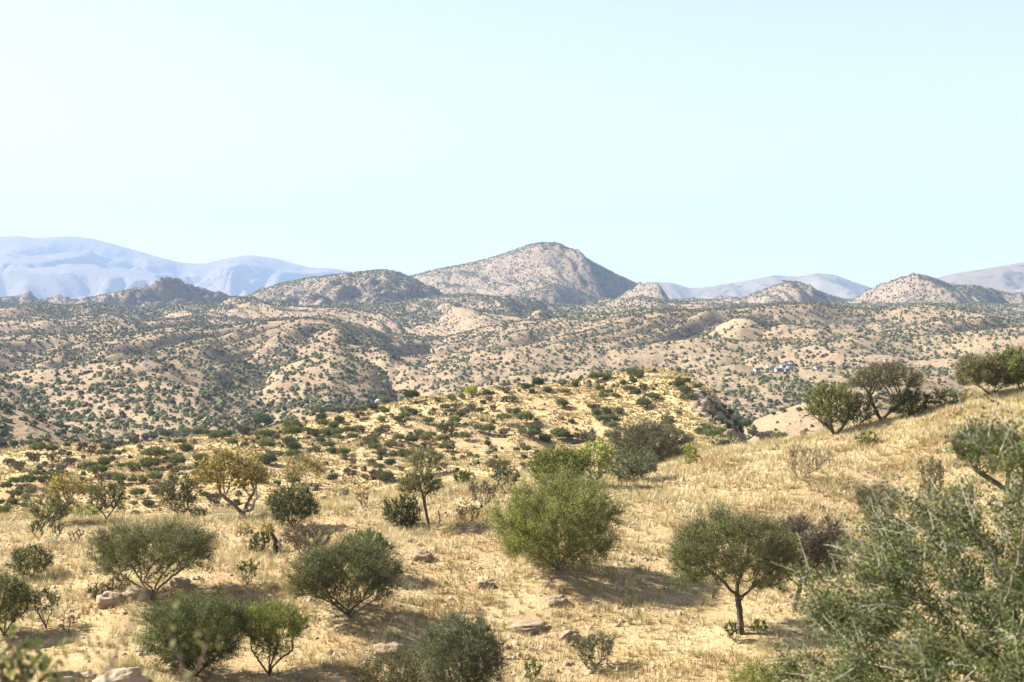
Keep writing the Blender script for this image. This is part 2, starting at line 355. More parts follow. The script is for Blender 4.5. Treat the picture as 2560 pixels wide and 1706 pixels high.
# ------------------------------------------------------------------ trees
def rand_dirs(r, n, up=0.):
    d = r.normal(size=(n, 3)); d[:, 2] += up; return d / np.linalg.norm(d, axis=1, keepdims=True)
def crown_points(r, n, W, D, Hh, z0, shape):
    """n points in a crown: W x D wide, Hh high, starting z0 above the base"""
    out = []; zc = z0 + Hh / 2; ph = r.uniform(0, 100)
    while len(out) < n:
        p = r.uniform(-1, 1, (n * 3, 3)); th = np.arctan2(p[:, 1], p[:, 0])
        lump = 1 + .24 * noise(np.cos(th) * 1.6 + ph, np.sin(th) * 1.6 + p[:, 2] * 1.3, 61) + .2 * noise(np.cos(th) * 4 + ph, np.sin(th) * 4 + p[:, 2] * 3, 62)
        rr = np.linalg.norm(p, axis=1) / lump; rh = np.hypot(p[:, 0], p[:, 1])
        gap = noise(p[:, 0] * 2.6 + ph, p[:, 1] * 2.6 + p[:, 2] * 2.3, 63)
        ok = (rr < 1) & (gap > -.22)
        if shape == 'umbrella': ok &= (rr > .35) & ((p[:, 2] > -.25 + .1 * rh) | ((rh > .45) & (p[:, 2] > -.75) & (r.random(len(p)) < .45))) & (p[:, 2] < .92)
        elif shape == 'flat': ok &= (p[:, 2] > -.1 - .3 * rh) & (rr > .4)
        elif shape == 'vase': ok &= (rh < .3 + .95 * (p[:, 2] * .5 + .5)) & (rr > .3)
        elif shape == 'round': ok &= rr > .25
        elif shape == 'dome': ok = (rr < 1) & (rr > .45) & (p[:, 2] > -.35 - .25 * rh) & (gap > -.35)
        elif shape == 'fillr': ok = (rr < 1) & (rr > .3) & (gap > -.3)
        q = p[ok]
        out.extend(q.tolist())
    q = np.array(out[:n]); sp_ = r.random(n) < .07; q[sp_] *= 1.13
    return np.stack([q[:, 0] * W / 2, q[:, 1] * D / 2, zc + q[:, 2] * Hh / 2], 1)
def colonize(r, att, stems, step, kill, infl=None, iters=90, gnarl=.12):
    nodes = []; par = []
    nodes.append(np.zeros(3)); par.append(-1)
    for st in stems:
        prev = 0; p0 = np.zeros(3); L = np.linalg.norm(st); ns = max(2, int(L / step))
        side = rand_dirs(r, 1)[0]
        for i in range(1, ns + 1):
            f = i / ns
            q = p0 + st * f; q[:2] = st[:2] * f ** 1.25
            q = q + side * math.sin(f * 3.1 * 1.3) * L * .05 + r.normal(size=3) * step * gnarl
            nodes.append(q); par.append(prev); prev = len(nodes) - 1
    nodes = np.array(nodes); par = list(par); alive = np.ones(len(att), bool)
    d = np.linalg.norm(att[:, None] - nodes[None], axis=2); near = d.argmin(1); dist = d.min(1)
    for it in range(iters):
        alive &= dist > kill
        a = np.nonzero(alive)[0]
        if not len(a): break
        sel = a if infl is None else a[dist[a] < infl]
        if not len(sel): sel = a
        v = att[sel] - nodes[near[sel]]; v /= np.linalg.norm(v, axis=1, keepdims=True) + 1e-9
        acc = np.zeros_like(nodes); np.add.at(acc, near[sel], v)
        g = np.unique(near[sel]); dd = acc[g]; dd = dd / (np.linalg.norm(dd, axis=1, keepdims=True) + 1e-9) + r.normal(size=(len(g), 3)) * gnarl * 1.6
        dd /= np.linalg.norm(dd, axis=1, keepdims=True)
        new = nodes[g] + dd * step; n0 = len(nodes)
        nodes = np.vstack([nodes, new]); par.extend(g.tolist())
        d = np.linalg.norm(att[a][:, None] - new[None], axis=2); m = d.min(1); j = d.argmin(1)
        b = m < dist[a]; near[a[b]] = n0 + j[b]; dist[a[b]] = m[b]
        if len(nodes) > 5000: break
    return nodes, np.array(par)
def tube_mesh(nodes, par, rad, sides):
    n = len(nodes); ax = np.zeros((n, 3)); ok = par >= 0
    ax[ok] = nodes[ok] - nodes[par[ok]]; ax[~ok] = (0, 0, 1)
    ax /= np.linalg.norm(ax, axis=1, keepdims=True) + 1e-9
    ref = np.array([.13, 1, .07]); a = np.cross(ax, ref); a /= np.linalg.norm(a, axis=1, keepdims=True) + 1e-9; b = np.cross(ax, a)
    th = np.arange(sides) / sides * 2 * math.pi
    V = nodes[:, None] + rad[:, None, None] * (np.cos(th)[None, :, None] * a[:, None] + np.sin(th)[None, :, None] * b[:, None])
    c = np.nonzero(ok)[0]; p = par[c]; i = np.arange(sides); j = (i + 1) % sides
    Fq = np.stack([p[:, None] * sides + i, p[:, None] * sides + j, c[:, None] * sides + j, c[:, None] * sides + i], -1).reshape(-1, 4)
    return V.reshape(-1, 3), Fq
def leaves(r, cen, axis, size, aspect, spread):
    """diamond leaves around points; axis: preferred direction"""
    n = len(cen); c = cen + r.normal(size=(n, 3)) * spread
    d = axis * .8 + rand_dirs(r, n) ; d /= np.linalg.norm(d, axis=1, keepdims=True) + 1e-9
    s = np.cross(d, rand_dirs(r, n)); s /= np.linalg.norm(s, axis=1, keepdims=True) + 1e-9
    L = size * r.uniform(.6, 1.4, n)[:, None]; Wd = L * aspect
    V = np.stack([c - d * L / 2, c + s * Wd / 2, c + d * L / 2, c - s * Wd / 2], 1).reshape(-1, 3)
    return V, np.arange(n * 4).reshape(-1, 4)
def make_tree(name, loc, W, Hc, z0, mpx, shape='umbrella', col='green', bark='dark', dens=1., stems=3, seed=1, leaf=None,
              aspect=.38, trunk_r=None, lean=(0, 0), D=None, twigs=1., natt=None, fill=None, link=True, sides=5, spread=1., up=.5):
    """W crown width, Hc crown height, z0 crown bottom above the base, mpx metres per photo pixel"""
    r = np.random.default_rng(seed); D = D or W * .9; Ht = z0 + Hc
    pxa = W * Hc / mpx ** 2
    na = natt or int(np.clip(pxa / 26, 90, 1150))
    att = crown_points(r, na, W, D, Hc, z0, shape) + np.array([lean[0], lean[1], 0])
    step = max(W, Ht) / (42 if na > 500 else 30 if na > 250 else 20)
    ss = []
    for i in range(stems):
        th = i / stems * 2 * math.pi + r.uniform(-.5, .5); sp = W * (.27 if stems > 1 else .02)
        top = max(z0 + Hc * .15, Ht * .3) if stems > 1 else z0 + Hc * .08
        ss.append(np.array([math.cos(th) * sp + lean[0] * .7, math.sin(th) * sp + lean[1] * .7, top * r.uniform(.85, 1.1)]))
    nodes, par = colonize(r, att, ss, step, step * 1.05)
    n = len(nodes); kids = np.zeros(n, int); np.add.at(kids, par[par >= 0], 1)
    tr = trunk_r or (.017 * Ht + .010 * W) / math.sqrt(stems)
    pipe = np.where(kids == 0, 1., 0.)
    for i in range(n - 1, 0, -1): pipe[par[i]] += pipe[i]
    e = .52; rad = np.maximum(pipe, 1) ** e; rad *= tr * math.sqrt(stems) / rad[0]
    rad = np.maximum(rad, .22 * mpx); rad[0] *= 1.25
    nodes[0, 2] = -.15
    TV, TF = tube_mesh(nodes, par, rad, sides)
    # fine twigs as slim blades of wood
    inc = np.nonzero((nodes[:, 2] > z0 * .8) & (pipe < np.percentile(pipe, 88)))[0]
    if not len(inc): inc = np.arange(n)
    cc = np.array([lean[0], lean[1], z0 + Hc * .15])
    nt_ = int(min(12000, max(len(inc) * 2.5, pxa / 9) * twigs)); tw = r.choice(inc, nt_)
    outd = nodes[tw] - cc; outd /= np.linalg.norm(outd, axis=1, keepdims=True) + 1e-9; outd[:, 2] += up * .6
    dr = outd + rand_dirs(r, nt_) * .9; dr /= np.linalg.norm(dr, axis=1, keepdims=True)
    tl = max(W, Ht) * (.03 + .15 * r.random(nt_) ** 1.6)
    sd = np.cross(dr, rand_dirs(r, nt_)); sd /= np.linalg.norm(sd, axis=1, keepdims=True) + 1e-9
    wv = .32 * mpx
    b0 = nodes[tw]; b1 = b0 + dr * tl[:, None]
    TV2 = np.stack([b0 - sd * wv, b0 + sd * wv, b1 + sd * wv * .3, b1 - sd * wv * .3], 1).reshape(-1, 3)
    TF2 = np.arange(nt_ * 4).reshape(-1, 4) + len(TV)
    tme = mesh_np('trunk', np.vstack([TV, TV2]), [np.vstack([TF, TF2])], BARK[bark], smooth=False, link=False)
    # leaves along twigs
    lf = leaf or max(.045, 3.9 * mpx); la = lf * lf * aspect / 2
    nl = int(dens * (5.6 if pxa > 9000 else 5.5)  * .785 * W * Hc / la); nl = max(nl, 8)
    pick = r.integers(0, nt_, nl); f = r.random(nl)[:, None]
    cen = b0[pick] * (1 - f) + b1[pick] * f
    fill = fill if fill is not None else (.2 if dens >= .9 else .12 if dens > .5 else 0)
    fm = r.random(nl) < fill
    if fm.any():
        cen[fm] = crown_points(r, int(fm.sum()), W * .94, D * .94, Hc * .94, z0, 'dome' if shape in ('umbrella', 'flat') else 'fillr') + np.array([lean[0], lean[1], 0])
    LV, LF = leaves(r, cen, dr[pick], lf, aspect, max(W, Ht) * .008 * spread)
    LV[:, 2] = np.maximum(LV[:, 2], .02)
    clump = noise(cen[:, 0] * 3 / W * 2 + 7, cen[:, 1] * 3 / W * 2 + cen[:, 2] * 2 / W * 2, seed)
    tint = np.clip(.45 + .3 * clump + (r.random(nt_)[pick] - .5) * .6 + r.normal(size=nl) * .15, 0, 1)
    cme = mesh_np('crown', LV, LF, GREEN[col], tint=np.repeat(tint, 4), link=False)
    if not link: return tme, cme
    root = empty(name, loc)
    for nm, me in (('trunk', tme), ('crown', cme)):
        o = bpy.data.objects.new(nm, me); C.objects.link(o); o.parent = root
    return root
def hero(name, label, cat, px, py, box, shape, col, bark='dark', Y=None, group=None, **kw):
    l, t, rr, b = box
    if Y is None: X, Y, Z = hit(px, py, 8)
    else:
        u, s = ray(px, py); X = u * Y; Z = float(H(np.array([X]), np.array([Y]))[0])
    mpx = Y / F; W = (rr - l) * mpx; Hc = (b - t) * mpx
    bz = ray(px, b)[1] * Y; z0 = max(bz - Z, 0.02)
    lean = (((l + rr) / 2 - px) * mpx, 0)
    o = make_tree(name, (X, Y, Z), W, Hc, z0, mpx, shape, col, bark, lean=lean, **kw)
    return tag(o, label, cat, group)

HERO = [
 # name, label, cat, base, crown box, shape, colour, options
 ('acacia_bush','large bright green acacia in the middle of the golden slope with the widest shadow','tree',1395,1425,(1234,1203,1562,1408),'round','bright',dict(bark='brown',stems=9,seed=3,dens=.9,twigs=2,fill=.1)),
 ('acacia_tree','dense dark green rounded acacia on the lower slope casting a black shadow','tree',871,1543,(724,1368,1010,1518),'umbrella','green',dict(stems=9,seed=4,dens=.8,twigs=2,fill=.08)),
 ('acacia_bush','bright green bush top rising right behind the dense rounded acacia','bush',905,1425,(852,1326,976,1405),'round','green',dict(stems=4,seed=5)),
 ('umbrella_acacia','spreading grey green umbrella acacia behind the pale boulders at left','tree',383,1494,(236,1314,530,1448),'umbrella','green',dict(stems=5,seed=6,dens=.85,twigs=1.8,bark='brown')),
 ('umbrella_acacia','umbrella acacia with one dark upright trunk beside the blurred thorn bush','tree',1852,1585,(1668,1286,1992,1500),'umbrella','green',dict(stems=1,seed=7,dens=.6,twigs=3.2)),
 ('acacia_tree','brownish half bare acacia behind the single trunked umbrella acacia','tree',1984,1525,(1900,1300,2115,1468),'umbrella','brown',dict(stems=1,seed=8,dens=.5,twigs=3.2)),
 ('acacia_bush','broad dark green acacia bush at the bottom edge behind blurred twigs','bush',490,1690,(345,1492,620,1665),'round','dark',dict(stems=6,seed=9,dens=1.1)),
 ('acacia_tree','airy green small acacia with bare stems beside the bottom edge bush','tree',673,1689,(585,1512,775,1640),'vase','bright',dict(stems=4,seed=10,dens=.65)),
 ('acacia_bush','feathery blue green bush cut by the bottom edge near the centre','bush',1150,1745,(1038,1550,1265,1730),'round','grey',dict(stems=6,seed=11,dens=1.1)),
 ('acacia_bush','low pale green bush left of the feathery bottom bush','bush',965,1715,(880,1655,1080,1730),'round','olive',dict(stems=5,seed=12,dens=.6)),
 ('round_bush','dark round bush left of the leaning slender tree','bush',1005,1325,(955,1238,1056,1318),'round','dark',dict(stems=4,seed=13,dens=.95)),
 ('slender_tree','slender leaning tree with bare stem and thin airy crown','tree',1072,1328,(1000,1178,1104,1262),'flat','olive',dict(stems=1,seed=14,dens=.8,trunk_r=.09)),
 ('airy_tree','airy green tree behind the slender leaning tree','tree',1062,1192,(1005,1126,1118,1176),'vase','olive',dict(stems=2,seed=15,dens=.9)),
 ('dead_sapling','small leafless sapling just right of the leaning tree','sapling',1094,1323,(1082,1276,1124,1306),'vase','brown',dict(stems=1,seed=16,dens=.05,natt=14)),
 ('small_acacia','small grey green acacia with clear stem at the slope edge above the bright acacia','tree',1265,1234,(1230,1166,1301,1216),'umbrella','grey',dict(stems=2,seed=17,dens=.8)),
 ('thorn_bush','dark twiggy leafless bush below the small grey green acacia','bush',1213,1264,(1164,1206,1250,1254),'vase','brown',dict(stems=6,seed=18,dens=.35,twigs=2)),
 ('round_bush','dark round bush in the grass left of the small grey green acacia','bush',1160,1212,(1132,1178,1192,1208),'round','dark',dict(stems=4,seed=19,dens=1)),
 ('thorn_bush','sparse green twiggy bush between leaning tree and bright acacia','bush',1172,1308,(1134,1264,1210,1302),'vase','olive',dict(stems=5,seed=20,dens=.35,twigs=1.6)),
 ('acacia_bush','dark green wide bush left of the yellow green bush on the slope edge','bush',1405,1214,(1322,1118,1472,1206),'round','bright',dict(stems=6,seed=21,dens=1.1)),
 ('yellow_bush','yellow green bush with pale upright stems among dark bushes','bush',1488,1210,(1430,1104,1542,1196),'vase','lime',dict(bark='pale',stems=8,seed=22,dens=.6,leaf=.17,aspect=.7,twigs=.8)),
 ('acacia_bush','big olive bush on the slope edge right of the yellow green bush','bush',1622,1166,(1526,1064,1718,1164),'round','olive',dict(stems=8,seed=23,dens=1,twigs=2)),
 ('acacia_bush','lower grey green bush in front of the big olive bush','bush',1570,1203,(1505,1132,1640,1198),'round','grey',dict(stems=6,seed=24,dens=1)),
 ('leafy_shrub','small lime green shrub at the right end of the olive bush','shrub',1724,1164,(1704,1110,1748,1158),'round','lime',dict(stems=4,seed=25,dens=.6)),
 ('round_bush','olive small bush behind the big olive bush top','bush',1592,1090,(1570,1062,1615,1086),'round','olive',dict(stems=3,seed=26)),
 ('loose_tree','loose light green tree with dark forked trunk on the hill crest','tree',2087,1090,(2010,962,2150,1062),'round','bright',dict(stems=3,seed=27,dens=.6,trunk_r=.13)),
 ('airy_tree','thin olive green tree between the light green tree and the bare thorn tree','tree',2140,1072,(2105,982,2190,1058),'round','olive',dict(stems=3,seed=28,dens=.6)),
 ('thorn_tree','tall sparse thorn tree with bare spreading limbs on the hill crest','tree',2203,1054,(2130,914,2305,1000),'flat','olive',dict(stems=2,seed=29,dens=.3,trunk_r=.15,twigs=2)),
 ('acacia_bush','rounded dark green bush right of the bare thorn tree','bush',2268,1042,(2220,978,2324,1038),'round','dark',dict(stems=6,seed=30,dens=1.4)),
 ('acacia_bush','thin grey olive bush on the crest left of the big dark bush','bush',2362,1020,(2320,970,2405,1016),'round','grey',dict(stems=5,seed=31,dens=.7,twigs=2)),
 ('leafy_shrub','small yellowish shrub at the left foot of the big crest bush','shrub',2420,1000,(2400,972,2440,998),'round','lime',dict(stems=3,seed=32,dens=.5)),
 ('acacia_bush','big dark fan shaped bush on the hill crest at the right','tree',2478,990,(2392,890,2562,978),'umbrella','olive',dict(stems=8,seed=33,dens=1.5,twigs=2.4)),
 ('acacia_tree','green acacia cut by the right edge behind the big dark crest bush','tree',2560,985,(2500,868,2640,966),'umbrella','green',dict(stems=5,seed=34,dens=1.4)),
 ('leafy_shrub','low bright green shrub in pale grass below the loose crest tree','shrub',2170,1112,(2140,1082,2200,1110),'round','bright',dict(stems=4,seed=35,dens=.7)),
 ('bare_shrub','leafless spreading shrub alone in the pale grass of the right slope','shrub',1999,1199,(1938,1118,2088,1180),'vase','olive',dict(stems=5,seed=36,dens=.05,twigs=1,bark='brown',natt=130)),
 ('thorn_tree','green leaved thorn tree with thick dark limb at the right edge','tree',2518,1228,(2372,1066,2560,1180),'flat','dark',dict(stems=2,seed=37,dens=.75,trunk_r=.14)),
 ('thorn_bush','thin yellowish grey shrub left of the thick limbed thorn tree','shrub',2325,1252,(2288,1146,2372,1240),'vase','olive',dict(stems=6,seed=38,dens=.25,twigs=1.5,bark='brown')),
 ('thorn_bush','grey thorny shrub behind the upper edge of the blurred thorn bush','shrub',2190,1330,(2130,1215,2260,1320),'vase','dark',dict(stems=6,seed=39,dens=.22,twigs=1.6,bark='brown')),
 ('leafy_shrub','bright green low shrub at the bottom edge left of the blurred bush','shrub',1910,1720,(1815,1662,2005,1716),'round','bright',dict(stems=6,seed=40,dens=.7)),
 ('leafy_shrub','fine grey green shrub around the foot of the single dark trunk','shrub',1838,1606,(1806,1556,1862,1602),'vase','grey',dict(stems=5,seed=41,dens=.5)),
 ('leafy_shrub','small green shrub just right of the single dark trunk','shrub',1896,1584,(1876,1548,1918,1580),'round','bright',dict(stems=4,seed=42,dens=.5)),
 ('thorn_bush','sprawling bare shrub with a green centre on the lower slope','shrub',1480,1678,(1420,1588,1550,1668),'vase','grey',dict(stems=7,seed=43,dens=.28,twigs=1.5)),
 ('leafy_shrub','small green shrub on the bottom edge right of the feathery bush','shrub',1328,1704,(1302,1650,1358,1700),'vase','bright',dict(stems=4,seed=44,dens=.5)),
 ('acacia_bush','dark low bush with a fallen shadow near the left edge','bush',80,1446,(20,1366,136,1436),'round','dark',dict(stems=5,seed=45,dens=.7)),
 ('acacia_tree','dark green acacia cut by the left edge of the photo','tree',10,1590,(-70,1430,74,1560),'round','green',dict(stems=4,seed=46,dens=1)),
 ('small_acacia','small bare stemmed acacia right of the tree cut by the left edge','tree',116,1570,(66,1470,152,1535),'umbrella','olive',dict(stems=3,seed=47,dens=.45)),
 ('dead_shrub','thin brown dead shrub in the grass between boulders and left edge','shrub',172,1586,(148,1538,198,1576),'vase','brown',dict(stems=4,seed=48,dens=.06,natt=60)),
 ('leafy_shrub','small green many stemmed shrub on open grass left of the dense rounded acacia','shrub',618,1462,(590,1400,650,1446),'vase','green',dict(stems=5,seed=49,dens=.4)),
 ('grey_shrub','grey leafless low shrub left of the pale boulder','shrub',248,1500,(216,1458,285,1496),'round','brown',dict(stems=6,seed=50,dens=.6)),
 ('leafy_shrub','fine green grey shrub just above the pale boulder','shrub',300,1480,(270,1436,330,1474),'round','grey',dict(stems=5,seed=51,dens=.6)),
 ('marula_tree','yellow leaved tree with pale crooked branch at far left','tree',122,1305,(116,1186,212,1262),'flat','yellow',dict(stems=2,seed=52,dens=.55,leaf=.16,aspect=.7,bark='pale',trunk_r=.10)),
 ('acacia_bush','olive green bush below the far left yellow leaved tree','bush',128,1312,(74,1238,182,1304),'round','olive',dict(stems=5,seed=53,dens=.8)),
 ('airy_tree','olive airy tree with dark straight trunk between left yellow tree and vine covered tree','tree',265,1299,(222,1206,318,1274),'umbrella','olive',dict(stems=2,seed=54,dens=.7)),
 ('airy_tree','tall narrow olive tree with thick undergrowth left of the large yellow tree','tree',452,1298,(402,1184,494,1280),'round','olive',dict(stems=2,seed=55,dens=.65)),
 ('marula_tree','large yellow leaved tree with dark forked trunk and pale dead branch','tree',609,1292,(496,1126,664,1252),'flat','yellow',dict(stems=2,seed=56,dens=.55,leaf=.17,aspect=.7,trunk_r=.12,bark='brown')),
 ('round_bush','dense dark green bush right of the large yellow tree','bush',730,1322,(668,1218,790,1306),'round','dark',dict(stems=5,seed=57,dens=1.05,bark='brown')),
 ('thorn_bush','silver grey leafless bush in front of the dense dark green bush','bush',762,1384,(708,1312,824,1378),'round','brown',dict(stems=9,seed=58,dens=.35,twigs=2.4,bark='brown')),
 ('round_bush','dark small bush left of the burnt stump','bush',645,1388,(620,1330,672,1380),'round','dark',dict(stems=3,seed=59,dens=.8)),
 ('yellow_bush','small yellow leaved bush directly left of the burnt stump','bush',668,1382,(648,1312,692,1360),'vase','yellow',dict(stems=4,seed=60,dens=.5,leaf=.12,aspect=.7)),
 ('marula_tree','smaller yellow leaved tree with pale leaning trunk','tree',764,1222,(712,1142,814,1206),'flat','yellow',dict(stems=1,seed=61,dens=.6,leaf=.2,aspect=.7,bark='pale',trunk_r=.09)),
 ('bare_shrub','thin pale shrub in bright grass right of the dense dark bush','shrub',906,1272,(886,1230,930,1262),'vase','olive',dict(stems=3,seed=62,dens=.15)),
 ('small_acacia','small thin acacia at left under the far left yellow tree','tree',96,1354,(66,1300,120,1336),'vase','olive',dict(stems=2,seed=63,dens=.5)),
 ('small_acacia','second thin acacia right of the one under the far left yellow tree','tree',140,1350,(120,1306,164,1336),'vase','olive',dict(stems=2,seed=64,dens=.35)),
 ('bare_shrub','thin nearly leafless shrub in the grass above the left umbrella acacia','shrub',190,1364,(166,1326,214,1352),'vase','olive',dict(stems=4,seed=65,dens=.2)),
 ('leafy_shrub','low green undergrowth bush between the two left olive trees','bush',210,1300,(170,1262,250,1294),'round','bright',dict(stems=5,seed=66,dens=.6)),
 ('thorn_bush','brown low bush right of the narrow olive tree','bush',496,1298,(474,1268,520,1294),'round','brown',dict(stems=5,seed=67,dens=.7)),
 ('thorn_bush','small grey shrub in grass just left of the dark stump bush','bush',620,1340,(596,1318,640,1336),'round','grey',dict(stems=4,seed=68,dens=.4)),
]
for nm, lb, ct, px, py, box, shp, col, kw in HERO:
    hero(nm, lb, ct, px, py, box, shp, col, **kw)

# thick pale dead limb of the yellow tree, burnt stump, fallen limb
def limb(name, pts, r0, r1, mat, parent=None, sides=7):
    pts = np.array(pts, float); t = np.linspace(0, 1, len(pts)); tt = np.linspace(0, 1, len(pts) * 5)
    q = np.stack([np.interp(tt, t, pts[:, i]) for i in range(3)], 1); q += np.random.default_rng(3).normal(size=q.shape) * r1 * .5
    rad = r0 + (r1 - r0) * tt
    V, Fq = tube_mesh(q, np.arange(len(q)) - 1, rad, sides)
    return mesh_np(name, V, Fq, mat, smooth=True, parent=parent)
mt = [o for o in C.objects if o.name.startswith('marula_tree') and 'large' in o.get('label', '')][0]
m_ = mt.location.y / F
limb('dead_limb', [(0, 0, .35), (22 * m_, -.2, 20 * m_), (30 * m_, -.3, 42 * m_), (38 * m_, -.2, 52 * m_), (30 * m_, -.1, 72 * m_), (20 * m_, 0, 68 * m_)], .14, .04, BARK['pale'], mt)
X, Y, Z = hit(690, 1392, 8); m_ = Y / F
st = empty('burnt_stump', (X, Y, Z)); tag(st, 'burnt black and white split tree stump beside the silver grey bush', 'stump')
limb('trunk', [(0, 0, -.1), (-.05, 0, .3), (.04, 0, .6), (-.14, 0, 55 * m_)], .22, .09, BARK['dark'], st)
limb('side_limb', [(.12, 0, .1), (.22, 0, .45), (.2, 0, .75), (.28, 0, 42 * m_)], .12, .05, BARK['pale'], st)
X, Y, Z = hit(552, 1296, 8)
fb = limb('fallen_branch', [(-.6, 0, .12), (0, .1, .2), (.5, 0, .15), (.8, .1, .4)], .07, .03, BARK['pale']); fb.location = (X, Y, Z)
tag(fb, 'pale fallen branch lying in grass left of the large yellow tree', 'branch')

# ------------------------------------------------------------------ mid-distance bushes: a prototype of each sort, then copies
MP = 250 / F
protos = {}
def proto(key, n_, **kw):
    protos[key] = [make_tree('x', (0, 0, 0), 4., kw.get('Hc', 2.1), kw.get('z0', .7), MP, kw.get('shape', 'umbrella'), kw['col'], kw.get('bark', 'dark'),
        dens=kw.get('dens', 1.3), stems=kw.get('stems', 3), seed=100 + i * 7 + ord(key), leaf=.2, aspect=.5, natt=150, fill=kw.get('fill', .6), link=False, sides=4, twigs=kw.get('twigs', 1)) for i in range(n_)]
proto('g', 6, col='green', z0=.75, Hc=1.9, shape='umbrella', dens=1.5)
proto('f', 2, col='green', z0=1.1, Hc=1.3, shape='flat', stems=2)
proto('d', 4, col='dark', z0=.25, Hc=2.3, shape='round')
proto('o', 4, fill=.4, col='olive', z0=.35, Hc=2.4, shape='round', dens=.9)
proto('b', 4, fill=.15, col='brown', z0=.4, Hc=2.3, shape='vase', dens=.75, twigs=3, stems=5)
proto('t', 2, col='dark', z0=1.0, Hc=2.6, shape='umbrella', dens=1.5)
proto('y', 1, col='lime', z0=.4, Hc=2.2, shape='round', dens=.9)
proto('w', 2, fill=0, col='brown', z0=1., Hc=2.0, shape='vase', dens=.04, bark='pale', stems=2)
KIND = {'g': ('acacia_tree', 'green acacia', 'tree'), 'f': ('flat_topped_acacia', 'flat topped green acacia', 'tree'), 'd': ('dark_bush', 'dark green bush', 'bush'),
        'o': ('olive_bush', 'olive coloured bush', 'bush'), 'b': ('leafless_bush', 'brown leafless bush', 'bush'), 't': ('tall_acacia', 'tall dark acacia', 'tree'),
        'y': ('yellow_green_bush', 'yellow green bush', 'bush'), 'w': ('dead_tree', 'pale dead tree', 'tree')}
